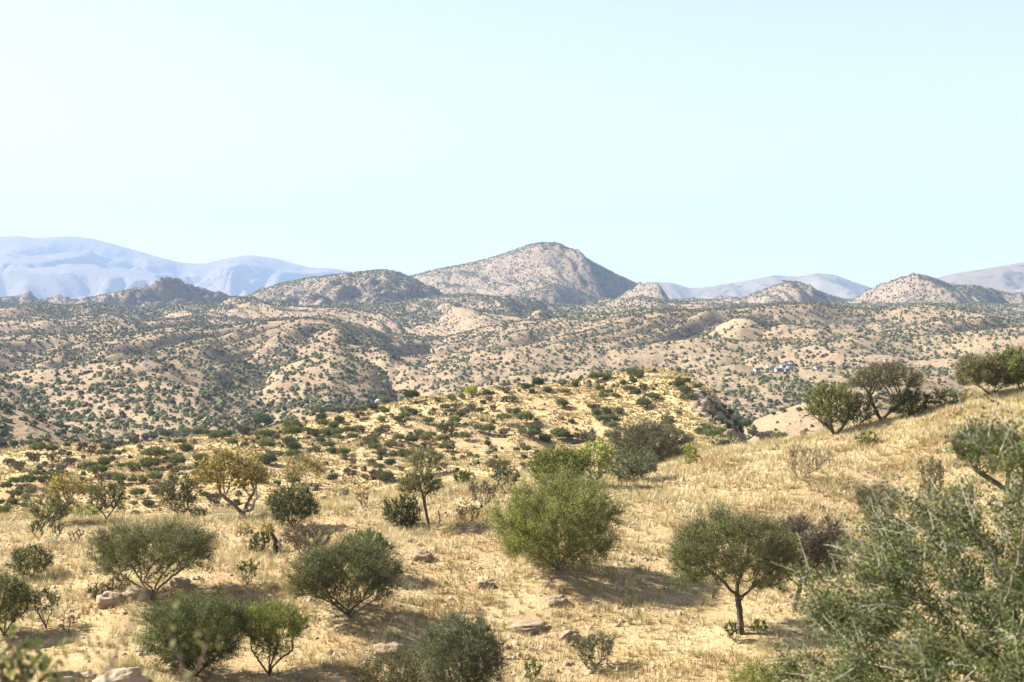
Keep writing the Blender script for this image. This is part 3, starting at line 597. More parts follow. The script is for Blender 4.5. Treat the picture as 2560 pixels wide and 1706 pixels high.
R = [
 (600, 920, 5.227, """290,810,220,t 630,745,110,o 830,690,70,o 1040,635,170,g 1180,610,120,g 1280,605,150,g 1480,600,110,b 1580,605,150,g 1730,540,150,d 1900,460,120,g
 1855,570,100,g 1900,615,110,g 2235,455,190,t 2165,595,150,o 2260,618,120,d 1060,700,140,d 1080,785,140,g 1225,795,130,d 1300,715,130,d 1395,790,90,f 1590,710,70,b 1635,705,90,g
 1850,710,100,o 2060,700,110,d 2150,680,150,g 2120,770,120,b 1560,860,140,o 1795,840,80,o 1900,860,140,b 1780,930,150,o 290,940,200,g 400,900,140,d 470,950,130,b 680,860,220,g
 690,930,220,g 870,860,120,g 980,900,140,d 1100,900,140,g 1190,870,120,g 1270,910,150,g 1420,880,150,g 1470,950,140,g 1270,955,130,g 1050,990,130,d 1150,1070,170,g 1360,1145,150,g
 650,1010,180,d 700,1080,160,d 350,1090,230,g 350,1260,230,d 680,1200,170,g 850,1170,110,w 990,1110,130,o 1200,1120,130,d 1700,1030,200,o 1755,1100,170,g 1850,1140,130,o
 2080,970,150,g 2240,1005,160,g 2145,1165,150,d 1980,1040,150,o 1400,1400,110,b 1490,1400,90,b 1480,1270,110,b 1720,1290,130,b 1960,1280,150,d 1810,1340,140,g 1760,1460,150,b
 1900,1500,200,d 2110,1350,90,b 2030,1460,50,b 230,1380,80,b 490,1540,100,d 700,1520,200,o 1230,1460,100,d 780,1240,150,o 1640,1470,100,b 70,870,140,b"""),
 (1000, 920, 5.227, """495,450,90,b 670,420,110,o 810,410,90,o 930,360,170,y 1130,350,100,d 1380,330,120,b 1645,320,120,t 1800,285,150,t 1930,320,100,d 2120,230,120,o 2290,250,80,d
 2155,355,120,g 1085,470,80,d 1165,440,100,b 1390,440,110,g 1470,450,120,g 590,565,130,g 680,605,120,g 700,520,80,g 800,640,120,d 930,560,140,o 860,600,100,o 1045,595,110,g
 1215,570,100,b 1420,590,90,o 1510,600,90,b 1530,620,110,d 1360,735,180,f 1630,740,220,g 1780,700,70,d 2120,530,150,g 2240,720,90,d 370,740,140,g 715,755,160,g 1030,840,160,g
 1150,880,180,g 1350,880,120,o 410,920,120,g 620,890,270,o 840,945,140,g 960,940,130,w 145,1005,160,g 330,970,150,o 240,900,130,o 560,980,160,g 585,1090,140,g 665,1090,100,g
 690,1145,50,d 1145,1010,90,d 1160,1140,80,b 1760,850,170,d 1890,960,140,d 1730,930,150,g 2085,950,220,g 1600,880,120,o 1530,1100,80,g 1650,1110,130,g 1620,1190,80,d
 1890,1120,60,o 1890,1220,110,d 1230,1330,200,o 1380,1290,130,o 1600,1290,80,o 570,1310,110,b 310,1050,90,o"""),
 (1400, 900, 5.227, """200,350,110,o 470,290,170,g 610,260,120,o 930,210,130,o 1020,240,150,o 960,300,90,d 830,330,90,d 905,440,150,g 525,410,110,g 565,520,110,g 640,460,110,g
 745,500,90,o 1085,410,120,b 1000,450,110,d 1220,535,160,g 1090,650,180,g 1560,365,150,d 1620,450,150,g 1705,525,110,g 1660,290,90,d 1790,380,100,d 410,650,110,g 490,640,90,b
 480,730,130,d 610,710,130,d 760,700,120,o 560,840,170,g 690,890,120,g 700,790,100,d 1400,830,160,o 1380,890,130,g 1410,950,140,g 1540,990,130,o 1560,720,80,o 1860,880,60,b
 270,1070,170,b 400,1090,170,o 680,1090,230,f 1690,1090,120,b 1830,970,130,d 1920,930,110,g 1965,1055,220,f 2090,980,150,g 2145,1150,140,g 30,1050,150,g 140,1050,110,g 1850,480,90,d 1920,560,110,d 1990,620,120,d 2050,690,130,d 2110,740,120,d 2170,800,130,d 2230,850,130,d 2290,900,140,d 2330,960,140,d 2180,900,130,d 2250,960,140,d 2080,820,110,d 2000,720,100,d 2120,660,120,d 2200,720,120,d 2300,820,130,d"""),
 (1800, 900, 5.227, """340,880,160,d 230,820,120,d 130,720,110,d 590,1115,200,b 780,1090,200,f 640,1040,160,g 60,1150,120,g 700,720,60,d 580,690,60,d 1140,570,90,d 850,560,70,b 820,690,90,b
 970,520,60,b 1035,550,50,d 1180,445,50,b 1035,670,70,d 1125,935,50,b 430,990,130,d"""),
 (0, 1040, 6.272, """1300,540,150,b 1450,570,150,b 1660,540,150,d 1740,460,120,b 1870,500,140,b 1975,455,90,d 2105,450,170,b 2290,380,130,b 1590,650,170,g 1690,620,100,g 1830,650,150,g
 1630,790,180,d 1100,800,210,b 975,630,130,b 1310,680,80,b 2300,850,150,g 1900,830,130,g 2030,810,130,g 2100,880,200,o 1310,850,180,o 1450,820,150,d 1530,950,280,g
 1760,990,150,o 2080,1060,140,g 2240,1060,130,o 1870,1080,220,g 600,600,220,g 820,590,180,g 460,480,140,g 600,440,120,d 1050,480,100,d 150,800,200,b 310,870,180,b 540,750,200,b
 620,870,120,b 800,720,150,b 450,660,120,b 550,970,160,g 700,800,100,b 780,1030,200,o 960,900,180,b 440,1110,260,g 250,1090,200,g 100,1180,180,g 650,1060,150,b 480,1240,200,o
 720,1220,110,b 260,1300,200,g 200,1400,160,g 400,1320,130,o 380,1440,130,o 30,1370,100,d 50,1560,200,g 1430,1250,200,o 2160,1290,220,g 2320,1400,120,d 2110,1400,100,o
 60,470,100,d 220,470,150,d"""),
 (325, 1040, 6.272, """240,390,130,b 370,370,120,d 545,350,170,g 690,330,130,b 840,310,150,g 950,300,120,o 1080,310,180,g 1200,300,100,o 1375,410,250,g 1540,320,150,d 1600,490,170,g 1780,300,220,b
 760,460,150,g 850,430,80,b 530,510,90,w 880,560,190,d 640,620,140,g 960,660,100,w 400,710,330,g 590,720,120,g 760,660,140,d 740,830,260,g 1110,770,220,g 1100,850,200,d
 320,860,300,g 1430,800,250,o 390,1060,230,g 200,1050,130,o 700,910,150,o 450,1250,260,o 640,1240,150,g 290,1420,180,d 1050,970,150,g 1020,1130,150,b 1170,1280,140,d
 1320,1400,230,b 1540,1440,100,b"""),
]
bush = []
for ox, oy, zf_, txt in R:
    for it in txt.split():
        a = it.split(','); bush.append([ox + float(a[0]) / zf_, oy + float(a[1]) / zf_, float(a[2]) / zf_, a[3]])
cx = np.array([0, 326, 450, 609, 674, 762, 827, 979, 1088, 1197, 1306, 1469, 1632, 1697, 1763, 1828, 1882])
cy = np.array([1133, 1100, 1094, 1090, 1075, 1053, 1040, 1018, 1002, 986, 973, 958, 944, 949, 985, 1039, 1088])
def zone(px, py):
    d = py - np.interp(px, cx, cy)
    if px > 1790: return 'in gully right of the knoll'
    if px < 640:
        if px < 300:
            for yy, z in ((1140, 'in the top rows at left edge'), (1170, 'in scrub left of the dirt track'), (1205, 'in thicket above left yellow tree')):
                if py < yy: return z
            return 'in the lowest left thicket'
        if d < 22: return 'along the crest of the left hillock'
        if d < 60: return 'high on the left hillock'
        if d < 95: return 'low on the left hillock'
        return 'in valley left of large yellow tree'
    if d < 14: return 'on the knoll crest line'
    if px < 1010:
        if d < 45: return 'high on the left flank of the knoll'
        if d < 80: return 'midway on the left flank of the knoll'
        if d < 120: return 'low on the left flank of the knoll'
        return 'in valley below knoll left flank'
    if px < 1400:
        if d < 45: return 'high on the middle of the knoll'
        if d < 85: return 'midway on the middle of the knoll'
        if d < 135: return 'at the knoll foot in the middle'
        return 'in hollow below the knoll middle'
    if d < 55: return 'high on the sunny knoll top at right'
    if d < 100: return 'midway on the right side of the knoll'
    return 'at the knoll foot at right'
ORD = ['first','second','third','fourth','fifth','sixth','seventh','eighth','ninth','tenth','eleventh','twelfth','thirteenth','fourteenth','fifteenth','sixteenth','seventeenth','eighteenth','nineteenth']
TEN = ['twentieth','thirtieth','fortieth','fiftieth']; TN = ['twenty','thirty','forty','fifty']
def ordw(i):
    if i < 19: return ORD[i]
    i += 1; t_, u_ = divmod(i, 10)
    return TEN[t_ - 2] if u_ == 0 else TN[t_ - 2] + '-' + ORD[u_ - 1]
zs = {}
for i, b in enumerate(bush): zs.setdefault((zone(b[0], b[1]), b[3]), []).append(i)
label = {}
for (z, kd), ids in zs.items():
    ids.sort(key=lambda i: bush[i][0])
    for j, i in enumerate(ids):
        label[i] = (f'{ordw(j)} {KIND[kd][1]} from the left {z}' if len(ids) > 1 else f'the only {KIND[kd][1]} {z}')
rb = random.Random(8)
MIDXY = []
for i, (px, py, wp, kd) in enumerate(bush):
    X, Y, Z = hit(px, py, 140, 700)
    tme, cme = rb.choice(protos[kd]); nm, _, ct = KIND[kd]
    s = 1.18 * wp * Y / F / 4.; s = min(s, 2.2)
    root = empty(nm, (X, Y, Z - .05)); root.rotation_euler.z = rb.uniform(0, 6.28); root.scale = (s, s, s * rb.uniform(.85, 1.12))
    tag(root, label[i], ct, 'bushes and trees scattered over the knoll and valley'); MIDXY.append((X, Y))
    for n2, me in (('trunk', tme), ('crown', cme)):
        o = bpy.data.objects.new(n2, me); C.objects.link(o); o.parent = root

# ------------------------------------------------------------------ grass and far scrub (uncountable: one object each)
def sample(n, y0, y1, r, um=.40):
    Y = np.sqrt(r.uniform(y0 * y0, y1 * y1, n)); X = r.uniform(-um, um, n) * Y; return X, Y
def vis_table(y0, y1, extra):
    u = np.linspace(-.42, .42, 420); Yg = np.exp(np.linspace(math.log(12), math.log(y1), 900))
    U, YY = np.meshgrid(u, Yg, indexing='ij'); S = H(U * YY, YY) / YY
    run = np.maximum.accumulate(S, 1)
    def f(X, Y, Z):
        i = np.clip(((X / Y + .42) / .84 * 419).round().astype(int), 0, 419)
        j = np.clip(np.searchsorted(Yg, Y) - 2, 0, 899)
        return (Z + extra) / Y > run[i, j] - .0004
    return f
VT = vis_table(12, 5200, 3.)
r = np.random.default_rng(77)
def grass(name, n, y0, y1, hmin, hmax, blades, wid, mat, seed, clump=.5, power=1.):
    r = np.random.default_rng(seed); X, Y = sample(n, y0, y1, r)
    d = .62 + .8 * fbm(X / 4, Y / 4, seed, 3) + .5 * noise(X / 22, Y / 22, seed + 9) + .35 * sstep(-10, 40, X) * sstep(50, 90, Y)
    Z = H(X, Y); ok = (r.random(n) < np.clip(d + .35 * noise(X / 14 + 5, Y / 14, seed + 31), .1, 1)) & ((Z + 1.2) / Y > -.42) & VT(X, Y, Z)
    X, Y, Z, d = X[ok], Y[ok], Z[ok], d[ok]; n = len(X)
    hh = (hmin + (hmax - hmin) * r.random(n) ** 2.0) * np.clip(.6 + .6 * d, .5, 1.4)
    ti = np.clip(.5 + .65 * fbm(X / 4, Y / 4, seed + 20, 3) + r.normal(size=n) * .25, 0, 1)
    th = r.uniform(0, 2 * math.pi, (n, blades)); ln = r.uniform(.15, .75, (n, blades)); hb = hh[:, None] * r.uniform(.55, 1.1, (n, blades))
    off = clump * hh[:, None] * r.random((n, blades)) * .35
    cx_, sx_ = np.cos(th), np.sin(th)
    bx = X[:, None] + cx_ * off; by = Y[:, None] + sx_ * off; bz = np.broadcast_to(Z[:, None] - .03, bx.shape)
    tx = bx + cx_ * ln * hb; ty = by + sx_ * ln * hb; tz = bz + hb
    ww = wid * (1 + Y[:, None] / 60)
    V = np.stack([np.stack([bx - sx_ * ww, by + cx_ * ww, bz], -1), np.stack([bx + sx_ * ww, by - cx_ * ww, bz], -1), np.stack([tx, ty, tz], -1)], 2).reshape(-1, 3)
    o = mesh_np(name, V, np.arange(len(V)).reshape(-1, 3), mat, tint=np.repeat(ti, blades * 3))
    return tag(o, kind='stuff')
M_grass = foliage_mat('straw_grass', (.36, .25, .10), (.82, .71, .45), .2, .7)
M_tuss = foliage_mat('tussock_grass', (.29, .225, .095), (.58, .485, .26), .2, .8)
M_tuft = foliage_mat('green_straw_tufts', (.34, .31, .15), (.56, .47, .24), .25, .7)
g1 = grass('dry_grass', 270000, 38, 135, .07, .40, 8, .007, M_grass, 201)
tag(g1, 'pale straw coloured dry grass covering the near slope', 'grass')
g2 = grass('grass_tufts', 15000, 38, 130, .25, .62, 26, .006, M_tuft, 301, 1.1)
tag(g2, 'thicker yellow green grass tufts dotted over the near slope', 'grass')
g3 = grass('tussock_grass', 190000, 150, 400, .15, .5, 7, .03, M_tuss, 401, 1.4)
tag(g3, 'tussock grass covering the knoll and the valley before it', 'grass')

def scrub(name, n, y0, y1, rmin, rmax, tris, base, mat, seed, um=.40):
    r = np.random.default_rng(seed); X, Y = sample(n, y0, y1, r, um); Z = H(X, Y); v_ = VT(X, Y, Z); X, Y, Z = X[v_], Y[v_], Z[v_]; n = len(X)
    e = 9 + Y * .006
    zx0, zx1, zy0, zy1 = H(X - e, Y), H(X + e, Y), H(X, Y - e), H(X, Y + e)
    lap = (zx0 + zx1 + zy0 + zy1 - 4 * Z) / e; sx = (zx1 - zx0) / (2 * e)
    d = base + np.clip(lap * .5, -.1, .5) - np.clip(sx * .4, -.3, .12) + .3 * fbm(X / 130, Y / 130, seed, 3) + .45 * noise(X / 18, Y / 18, seed + 5)
    d += .1 * (r.random(n) - .5)
    d += .1 * sstep(1000, 560, Y) * sstep(60, -60, X)
    ok = r.random(n) < np.clip(d, .12, .95)
    X, Y, Z = X[ok], Y[ok], Z[ok]; n = len(X)
    R_ = rmin + (rmax - rmin) * r.random(n) ** 1.8
    c = rand_dirs(r, n * tris).reshape(n, tris, 3); c[..., 2] = np.abs(c[..., 2])
    cen = np.stack([X, Y, Z], -1)[:, None] + c * R_[:, None, None] * np.array([.62, .62, .75]) + np.array([0, 0, 1.]) * R_[:, None, None] * .25
    a = rand_dirs(r, n * tris).reshape(n, tris, 3); b = np.cross(a, c); b /= np.linalg.norm(b, axis=-1, keepdims=True) + 1e-9
    a = np.cross(b, c); sz = R_[:, None, None] * r.uniform(.35, .75, (n, tris, 1))
    V = np.stack([cen + a * sz, cen - a * sz * .5 + b * sz * .87, cen - a * sz * .5 - b * sz * .87], 2)
    ti = np.clip(r.normal(size=n) * .3 + .45, 0, 1)[:, None] + r.normal(size=(n, tris)) * .12
    o = mesh_np(name, V.reshape(-1, 3), np.arange(n * tris * 3).reshape(-1, 3), mat, tint=np.repeat(np.clip(ti, 0, 1).ravel(), 3))
    print(name, n)
    return tag(o, kind='stuff')
M_scrub = foliage_mat('scrub_leaves', (.065, .075, .035), (.24, .235, .115), .1, .8)
M_vs = foliage_mat('valley_scrub_leaves', (.07, .065, .03), (.24, .21, .10), .15, .8)
s0 = scrub('valley_scrub', 15000, 150, 400, .18, .85, 26, .10, M_vs, 500); tag(s0, 'low dry scrub between the trees of the valley and knoll', 'scrub')
s1 = scrub('hill_scrub', 60000, 400, 1100, .4, 2.0, 20, .46, M_scrub, 501); tag(s1, 'dark green thorn scrub dotting the nearer hills behind the knoll', 'scrub')
s2 = scrub('hill_scrub', 170000, 1100, 2100, .5, 2.0, 12, .56, M_scrub, 502); tag(s2, 'dark scrub dotting the middle ridges before the peak', 'scrub')
s3 = scrub('mountain_scrub', 520000, 2000, 4200, .9, 2.8, 8, .8, M_scrub, 503, .38); tag(s3, 'fine dark scrub speckling the peak and its shoulders', 'scrub')

# ------------------------------------------------------------------ rocks
def rock(name, label, px, py, wp, hp, mat, seed, sink=.35, Yv=None, flat=1.):
    r_ = np.random.default_rng(seed); X, Y, Z = hit(px, py, 8); m_ = Y / F
    nu, nv = 40, 24; th = np.linspace(0, 2 * math.pi, nu, endpoint=False); ph = np.linspace(-math.pi / 2, math.pi / 2, nv)
    T, Pp = np.meshgrid(th, ph); x = np.cos(Pp) * np.cos(T); y = np.cos(Pp) * np.sin(T); z = np.sin(Pp)
    f = 1 + .22 * noise(x * 1.3 + seed, y * 1.3 + z * 1.7, 71) + .10 * noise(x * 3 + seed, y * 3 + z * 3.3, 72) + .035 * noise(x * 9 + seed, y * 9 + z * 8, 73)
    f += .10 * (np.abs(noise(x * 2.2 - seed, y * 2.2 + z * 2.4, 75)) - .3); f = np.round(f * 9) / 9 * .25 + f * .75; cr = np.abs(noise(x * 2.1 + seed, y * 1.2 + z * 2.9, 74)); f -= .08 * np.exp(-(cr / .04) ** 2)
    sq = lambda v: np.sign(v) * np.abs(v) ** .8
    V = np.stack([sq(x) * f * wp * m_ / 2, sq(y) * f * wp * m_ / 2 * .8, sq(z) * f * hp * m_ / (2 - sink * 1.2)], -1).reshape(-1, 3)
    i = (np.arange(nv - 1)[:, None] * nu + np.arange(nu)[None]); j = (np.arange(nv - 1)[:, None] * nu + (np.arange(nu)[None] + 1) % nu)
    o = mesh_np(name, V, np.stack([i, j, j + nu, i + nu], -1).reshape(-1, 4), mat, smooth=True)
    o.location = (X, Y, Z + hp * m_ * (.5 - sink)); o.rotation_euler.z = r_.uniform(-.5, .5)
    return tag(o, label, 'rock')
rock('boulder', 'pale smooth boulder left of the umbrella acacia trunk', 275, 1512, 72, 40, M_rock, 1)
rock('boulder', 'pale pinkish boulder touching the umbrella acacia trunk', 345, 1494, 72, 36, M_rock, 2)
rock('boulder', 'small rounded boulder in grass right of the umbrella acacia trunk', 450, 1462, 52, 24, M_rock, 3)
rock('boulder', 'big pale boulder at the bottom edge behind blurred twigs', 300, 1716, 130, 60, M_rock, 4, .5)
rock('boulder', 'weathered pale boulder near the bottom left corner', 160, 1710, 85, 44, M_rock, 5, .45)
rock('boulder', 'small low boulder between the two bottom left boulders', 212, 1702, 60, 26, M_rock, 16)
rock('rock_slab', 'cracked grey brown rock slab low on the slope left of the feathery bush', 975, 1640, 90, 44, M_rock2, 6, .52)
rock('rock_slab', 'brown flat slab embedded in gravel right of centre', 1392, 1510, 60, 26, M_rock2, 7, .52)
rock('rock_slab', 'small greyish slab embedded left of the bright acacia shadow', 1212, 1466, 46, 22, M_rock2, 8, .52)
rock('rock_slab', 'long dark ledge of rock across the lower slope', 1325, 1568, 100, 20, M_rock2, 9, .52)
rock('rock_slab', 'dark broken rock beside a grass tuft on the lower slope', 1425, 1598, 54, 30, M_rock2, 10, .52)
rock('rock_slab', 'pale brown outcrop on the slope right of the rounded acacia', 1058, 1398, 50, 30, M_rock2, 11, .5)
rock('stone', 'white stone at the top of the pale outcrop', 1048, 1365, 16, 11, M_rock, 12)
rock('stone', 'white stone lying left of the pale outcrop top', 1022, 1356, 22, 10, M_rock, 13)
rock('stone', 'lone white stone below the centre of the slope', 1196, 1526, 12, 9, M_rock, 14)
rock('rock_slab', 'grey boulder in shadow right of the rounded acacia trunk', 970, 1548, 30, 22, M_rock2, 15)
# stones of the slope
def stones():
    r = np.random.default_rng(9); n = 60000; X, Y = sample(n, 38, 110, r)
    d = -.1 + .9 * fbm(X / 6 + 40, Y / 6, 91, 3) + .25; Z = H(X, Y); ok = (r.random(n) < np.clip(d, .05, 1)) & VT(X, Y, Z)
    X, Y, Z = X[ok], Y[ok], Z[ok]; n = len(X); s = .02 + .10 * r.random(n) ** 5 + Y * .0002
    o8 = np.array([(-1,-1,-.6),(1,-1,-.6),(1,1,-.6),(-1,1,-.6),(-.7,-.6,.6),(.7,-.7,.5),(.6,.7,.7),(-.7,.6,.5)], float)
    V = np.stack([X, Y, Z + s * .2], -1)[:, None] + (o8[None] + r.normal(size=(n, 8, 3)) * .28) * s[:, None, None]
    f = np.array([(4,5,6,7),(0,1,5,4),(1,2,6,5),(2,3,7,6),(3,0,4,7)])
    o = mesh_np('gravel', V.reshape(-1, 3), (np.arange(n)[:, None, None] * 8 + f[None]).reshape(-1, 4), M_rock)
    tag(o, 'loose stones and gravel strewn over the near slope', 'gravel', kind='stuff')
stones()
# rocky cliff on the shaded end of the knoll
def cliff():
    r = np.random.default_rng(19); V = []; Fc = []; n0 = 0
    px = r.uniform(1735, 1900, 520); out = []
    o8 = np.array([(-1,-1,-1),(1,-1,-1),(1,1,-1),(-1,1,-1),(-.8,-.7,.8),(.8,-.8,.7),(.7,.8,.9),(-.8,.7,.7)], float)
    f = np.array([(4,5,6,7),(0,1,5,4),(1,2,6,5),(2,3,7,6),(3,0,4,7)])
    for p in px:
        py = np.interp(p, cx, cy) + 2 + abs(r.normal()) * 26
        X, Y, Z = hit(p, py, 200, 420); s = .2 + .9 * r.random() ** 2
        V.append(np.array([X, Y, Z]) + (o8 + r.normal(size=(8, 3)) * .25) * s * np.array([1, 1, .8])); Fc.append(f + 8 * len(out)); out.append(1)
    o = mesh_np('cliff_rocks', np.vstack(V), np.vstack(Fc), M_rock2)
    tag(o, 'broken dark rocks along the steep shaded end of the knoll', 'rocks', kind='stuff')
cliff()

# ------------------------------------------------------------------ near blurred thorn plants
def thorn_bush_near():
    Y = 7.0; mpx = Y / F
    r = np.random.default_rng(5)
    cpx, cpy = 2590, 1650
    u, s = ray(cpx, cpy); X0 = u * Y; zc = s * Y
    gz = float(H(np.array([X0 + .3]), np.array([Y]))[0]); base = np.array([X0 + .3, Y, gz])
    att = crown_points(r, 1300, 1180 * mpx, 2.2, 900 * mpx, 0, 'round'); att[:, 2] -= att[:, 2].mean()
    att = att[(att[:, 0] < .95)]
    att = att + np.array([X0, Y, zc]) - base
    u2, s2 = ray(2600, 1130); ex = np.stack([r.uniform(-.32, .35, 60), r.uniform(-.3, .1, 60), r.uniform(-.09, .10, 60)], 1) + np.array([u2 * 6, 6, s2 * 6]) - base
    att = np.vstack([att, ex]); att = att[att[:, 2] > .15]
    stems = [np.array([dx, dy, .6 + .2 * r.random()]) for dx, dy in ((-.35, 0), (-.2, -.25), (.1, .2), (.25, -.1), (-.1, .3), (-.45, -.1))]
    nodes, par = colonize(r, att, stems, .06, .065, gnarl=.1, iters=140)
    n_ = len(nodes); kids = np.zeros(n_, int); np.add.at(kids, par[par >= 0], 1)
    pipe = np.where(kids == 0, 1., 0.)
    for i in range(n_ - 1, 0, -1): pipe[par[i]] += pipe[i]
    rad = .0022 * np.maximum(pipe, 1) ** .42
    root = empty('thorn_bush', base); tag(root, 'large blurred green thorn bush with white thorns filling the lower right corner', 'bush')
    V, Fq = tube_mesh(nodes, par, rad, 5)
    # long straight outer twigs pointing left and up
    inc = np.nonzero(pipe < 12)[0]; m = 3400; tw = r.choice(inc, m); cc = np.array([.1, 0, .5])
    dr = nodes[tw] - cc; dr /= np.linalg.norm(dr, axis=1, keepdims=True); dr = dr * 1.0 + rand_dirs(r, m) * 1.0 + np.array([-.3, 0, .08]); dr /= np.linalg.norm(dr, axis=1, keepdims=True)
    L = r.uniform(.08, .26, m); b0 = nodes[tw]; b1 = b0 + dr * L[:, None]
    seg = np.empty((m * 2, 3)); seg[0::2] = b0; seg[1::2] = b1; pr = np.full(m * 2, -1); pr[1::2] = np.arange(m) * 2
    rd = np.empty(m * 2); rd[0::2] = .0034; rd[1::2] = .0014
    V2, F2 = tube_mesh(seg, pr, rd, 4)
    mesh_np('branches', V, Fq, bark_mat('grey_brown_bark', (.12, .10, .08), (.26, .23, .19)), smooth=True, parent=root)
    mesh_np('twigs', V2, F2, bark_mat('pale_grey_twigs', (.28, .255, .20), (.58, .54, .47)), parent=root)
    # white thorns
    k_ = 4200; pk = r.integers(0, m, k_); f = r.random(k_)[:, None]; c = b0[pk] * (1 - f) + b1[pk] * f
    td = np.cross(dr[pk], rand_dirs(r, k_)); td /= np.linalg.norm(td, axis=1, keepdims=True); sdv = np.cross(td, dr[pk])
    tl = r.uniform(.02, .045, k_)[:, None]
    TV = np.stack([c - dr[pk] * .0016, c + dr[pk] * .0016, c + td * tl], 1).reshape(-1, 3)
    m2, t2, o2 = newmat('white_thorns'); p2 = N(t2, 'ShaderNodeBsdfPrincipled', Roughness=.5); p2.inputs['Base Color'].default_value = (.62, .58, .5, 1); t2.links.new(p2.outputs[0], o2.inputs[0])
    mesh_np('thorns', TV, np.arange(len(TV)).reshape(-1, 3), m2, parent=root)
    nl = 230000; pk = r.integers(0, m + n_, nl); tww = pk < m
    f = r.random(nl)[:, None]; pk1 = np.minimum(pk, m - 1); cen = b0[pk1] * (1 - f) + b1[pk1] * f
    idx = np.clip(pk - m, 0, n_ - 1); small = pipe[idx] < 60
    cen = np.where(tww[:, None], cen, nodes[idx]); ok = tww | small; cen = cen[ok]; ax = dr[pk1][ok]
    LV, LF = leaves(r, cen, ax, .018, .42, .024)
    cl = noise(cen[:, 0] * 4, cen[:, 1] * 4 + cen[:, 2] * 5, 5)
    ti = np.clip(.45 + .4 * cl + r.normal(size=len(cen)) * .22, 0, 1)
    mesh_np('crown', LV, LF, foliage_mat('thorn_bush_leaves', (.028, .045, .011), (.165, .21, .055), .15), tint=np.repeat(ti, 4), parent=root)
thorn_bush_near()
def twig_plant(name, label, base_px, Y, paths, nleaf, lsize, col, r0=.006, seed=2, spread=.02):
    r = np.random.default_rng(seed); u, s = ray(base_px, 1706); X = u * Y; gz = float(H(np.array([X]), np.array([Y]))[0])
    root = empty(name, (X, Y, gz)); tag(root, label, 'shrub'); allp = []; V = []; Fq = []; n0 = 0
    for pts in paths:
        q = [(0, 0, 0)]
        for px, py, dy in pts:
            u, s = ray(px, py); q.append((u * (Y + dy) - X, dy, s * (Y + dy) - gz))
        q = np.array(q); t = np.linspace(0, 1, len(q)); tt = np.linspace(0, 1, 40); c = np.stack([np.interp(tt, t, q[:, i]) for i in range(3)], 1)
        ker = np.hanning(7); ker /= ker.sum()
        c = np.stack([np.convolve(np.pad(c[:, i], 3, 'edge'), ker, 'valid') for i in range(3)], 1) + r.normal(size=c.shape) * .002
        a, b = tube_mesh(c, np.arange(40) - 1, r0 * (1.3 - tt), 6); V.append(a); Fq.append(b + n0); n0 += len(a); allp.append(c[18:])
    mesh_np('stem', np.vstack(V), np.vstack(Fq), BARK['brown'], smooth=True, parent=root)
    ap = np.vstack(allp); cen = ap[r.integers(0, len(ap), nleaf)]
    LV, LF = leaves(r, cen, rand_dirs(r, nleaf), lsize, .6, spread)
    mesh_np('foliage', LV, LF, GREEN[col], tint=np.repeat(r.random(nleaf), 4), parent=root)
twig_plant('thorn_shrub', 'thin blurred leafless twigs rising from the bottom edge at left', 420, 2.4,
    [[(262,1706,0),(300,1610,0),(352,1500,0),(376,1430,0)], [(470,1706,0),(446,1650,0),(424,1590,.02),(420,1548,.02)], [(466,1706,0),(495,1670,.02),(515,1620,.02),(524,1570,.02)], [(262,1706,0),(280,1660,.1),(230,1620,.1),(205,1560,.1)]],
    46, .014, 'olive', .003, 3, .03)
twig_plant('thorn_shrub', 'blurred dark leafy sprays in the bottom left corner', 20, 3.2,
    [[(20,1706,0),(-20,1640,0),(-60,1600,0)], [(60,1706,0),(40,1640,0),(10,1590,0)], [(90,1720,0),(110,1690,0),(150,1680,0)], [(60,1706,0),(90,1670,.1),(70,1640,.1)], [(30,1706,0),(0,1690,0),(-40,1680,0)]],
    420, .02, 'dark', .005, 4, .035)

# ------------------------------------------------------------------ far man-made things
def box_np(x0, x1, y0, y1, z0, z1):
    V = np.array([(x0,y0,z0),(x1,y0,z0),(x1,y1,z0),(x0,y1,z0),(x0,y0,z1),(x1,y0,z1),(x1,y1,z1),(x0,y1,z1)], float)
    return V, np.array([(0,3,2,1),(4,5,6,7),(0,1,5,4),(1,2,6,5),(2,3,7,6),(3,0,4,7)])
def plain(name, c, rough=.7, metal=0):
    m, t, o = newmat(name); g = N(t, 'ShaderNodeTexCoord'); n1 = noise_tex(t, g.outputs['Object'], 1.5, 4)
    col = ramp(t, n1, .3, .7, tuple(x * .8 for x in c), c); p = N(t, 'ShaderNodeBsdfPrincipled', Roughness=rough, Metallic=metal)
    t.links.new(col, p.inputs['Base Color']); t.links.new(p.outputs[0], o.inputs[0]); return m
M_white, M_tin, M_door, M_steel, M_pink = plain('white_wall', (.5, .485, .46)), plain('tin_roof', (.40, .41, .43), .6, .2), plain('dark_door', (.08, .07, .06)), plain('galvanised_steel', (.42, .44, .46), .5, .5), plain('pink_wall', (.55, .42, .36))
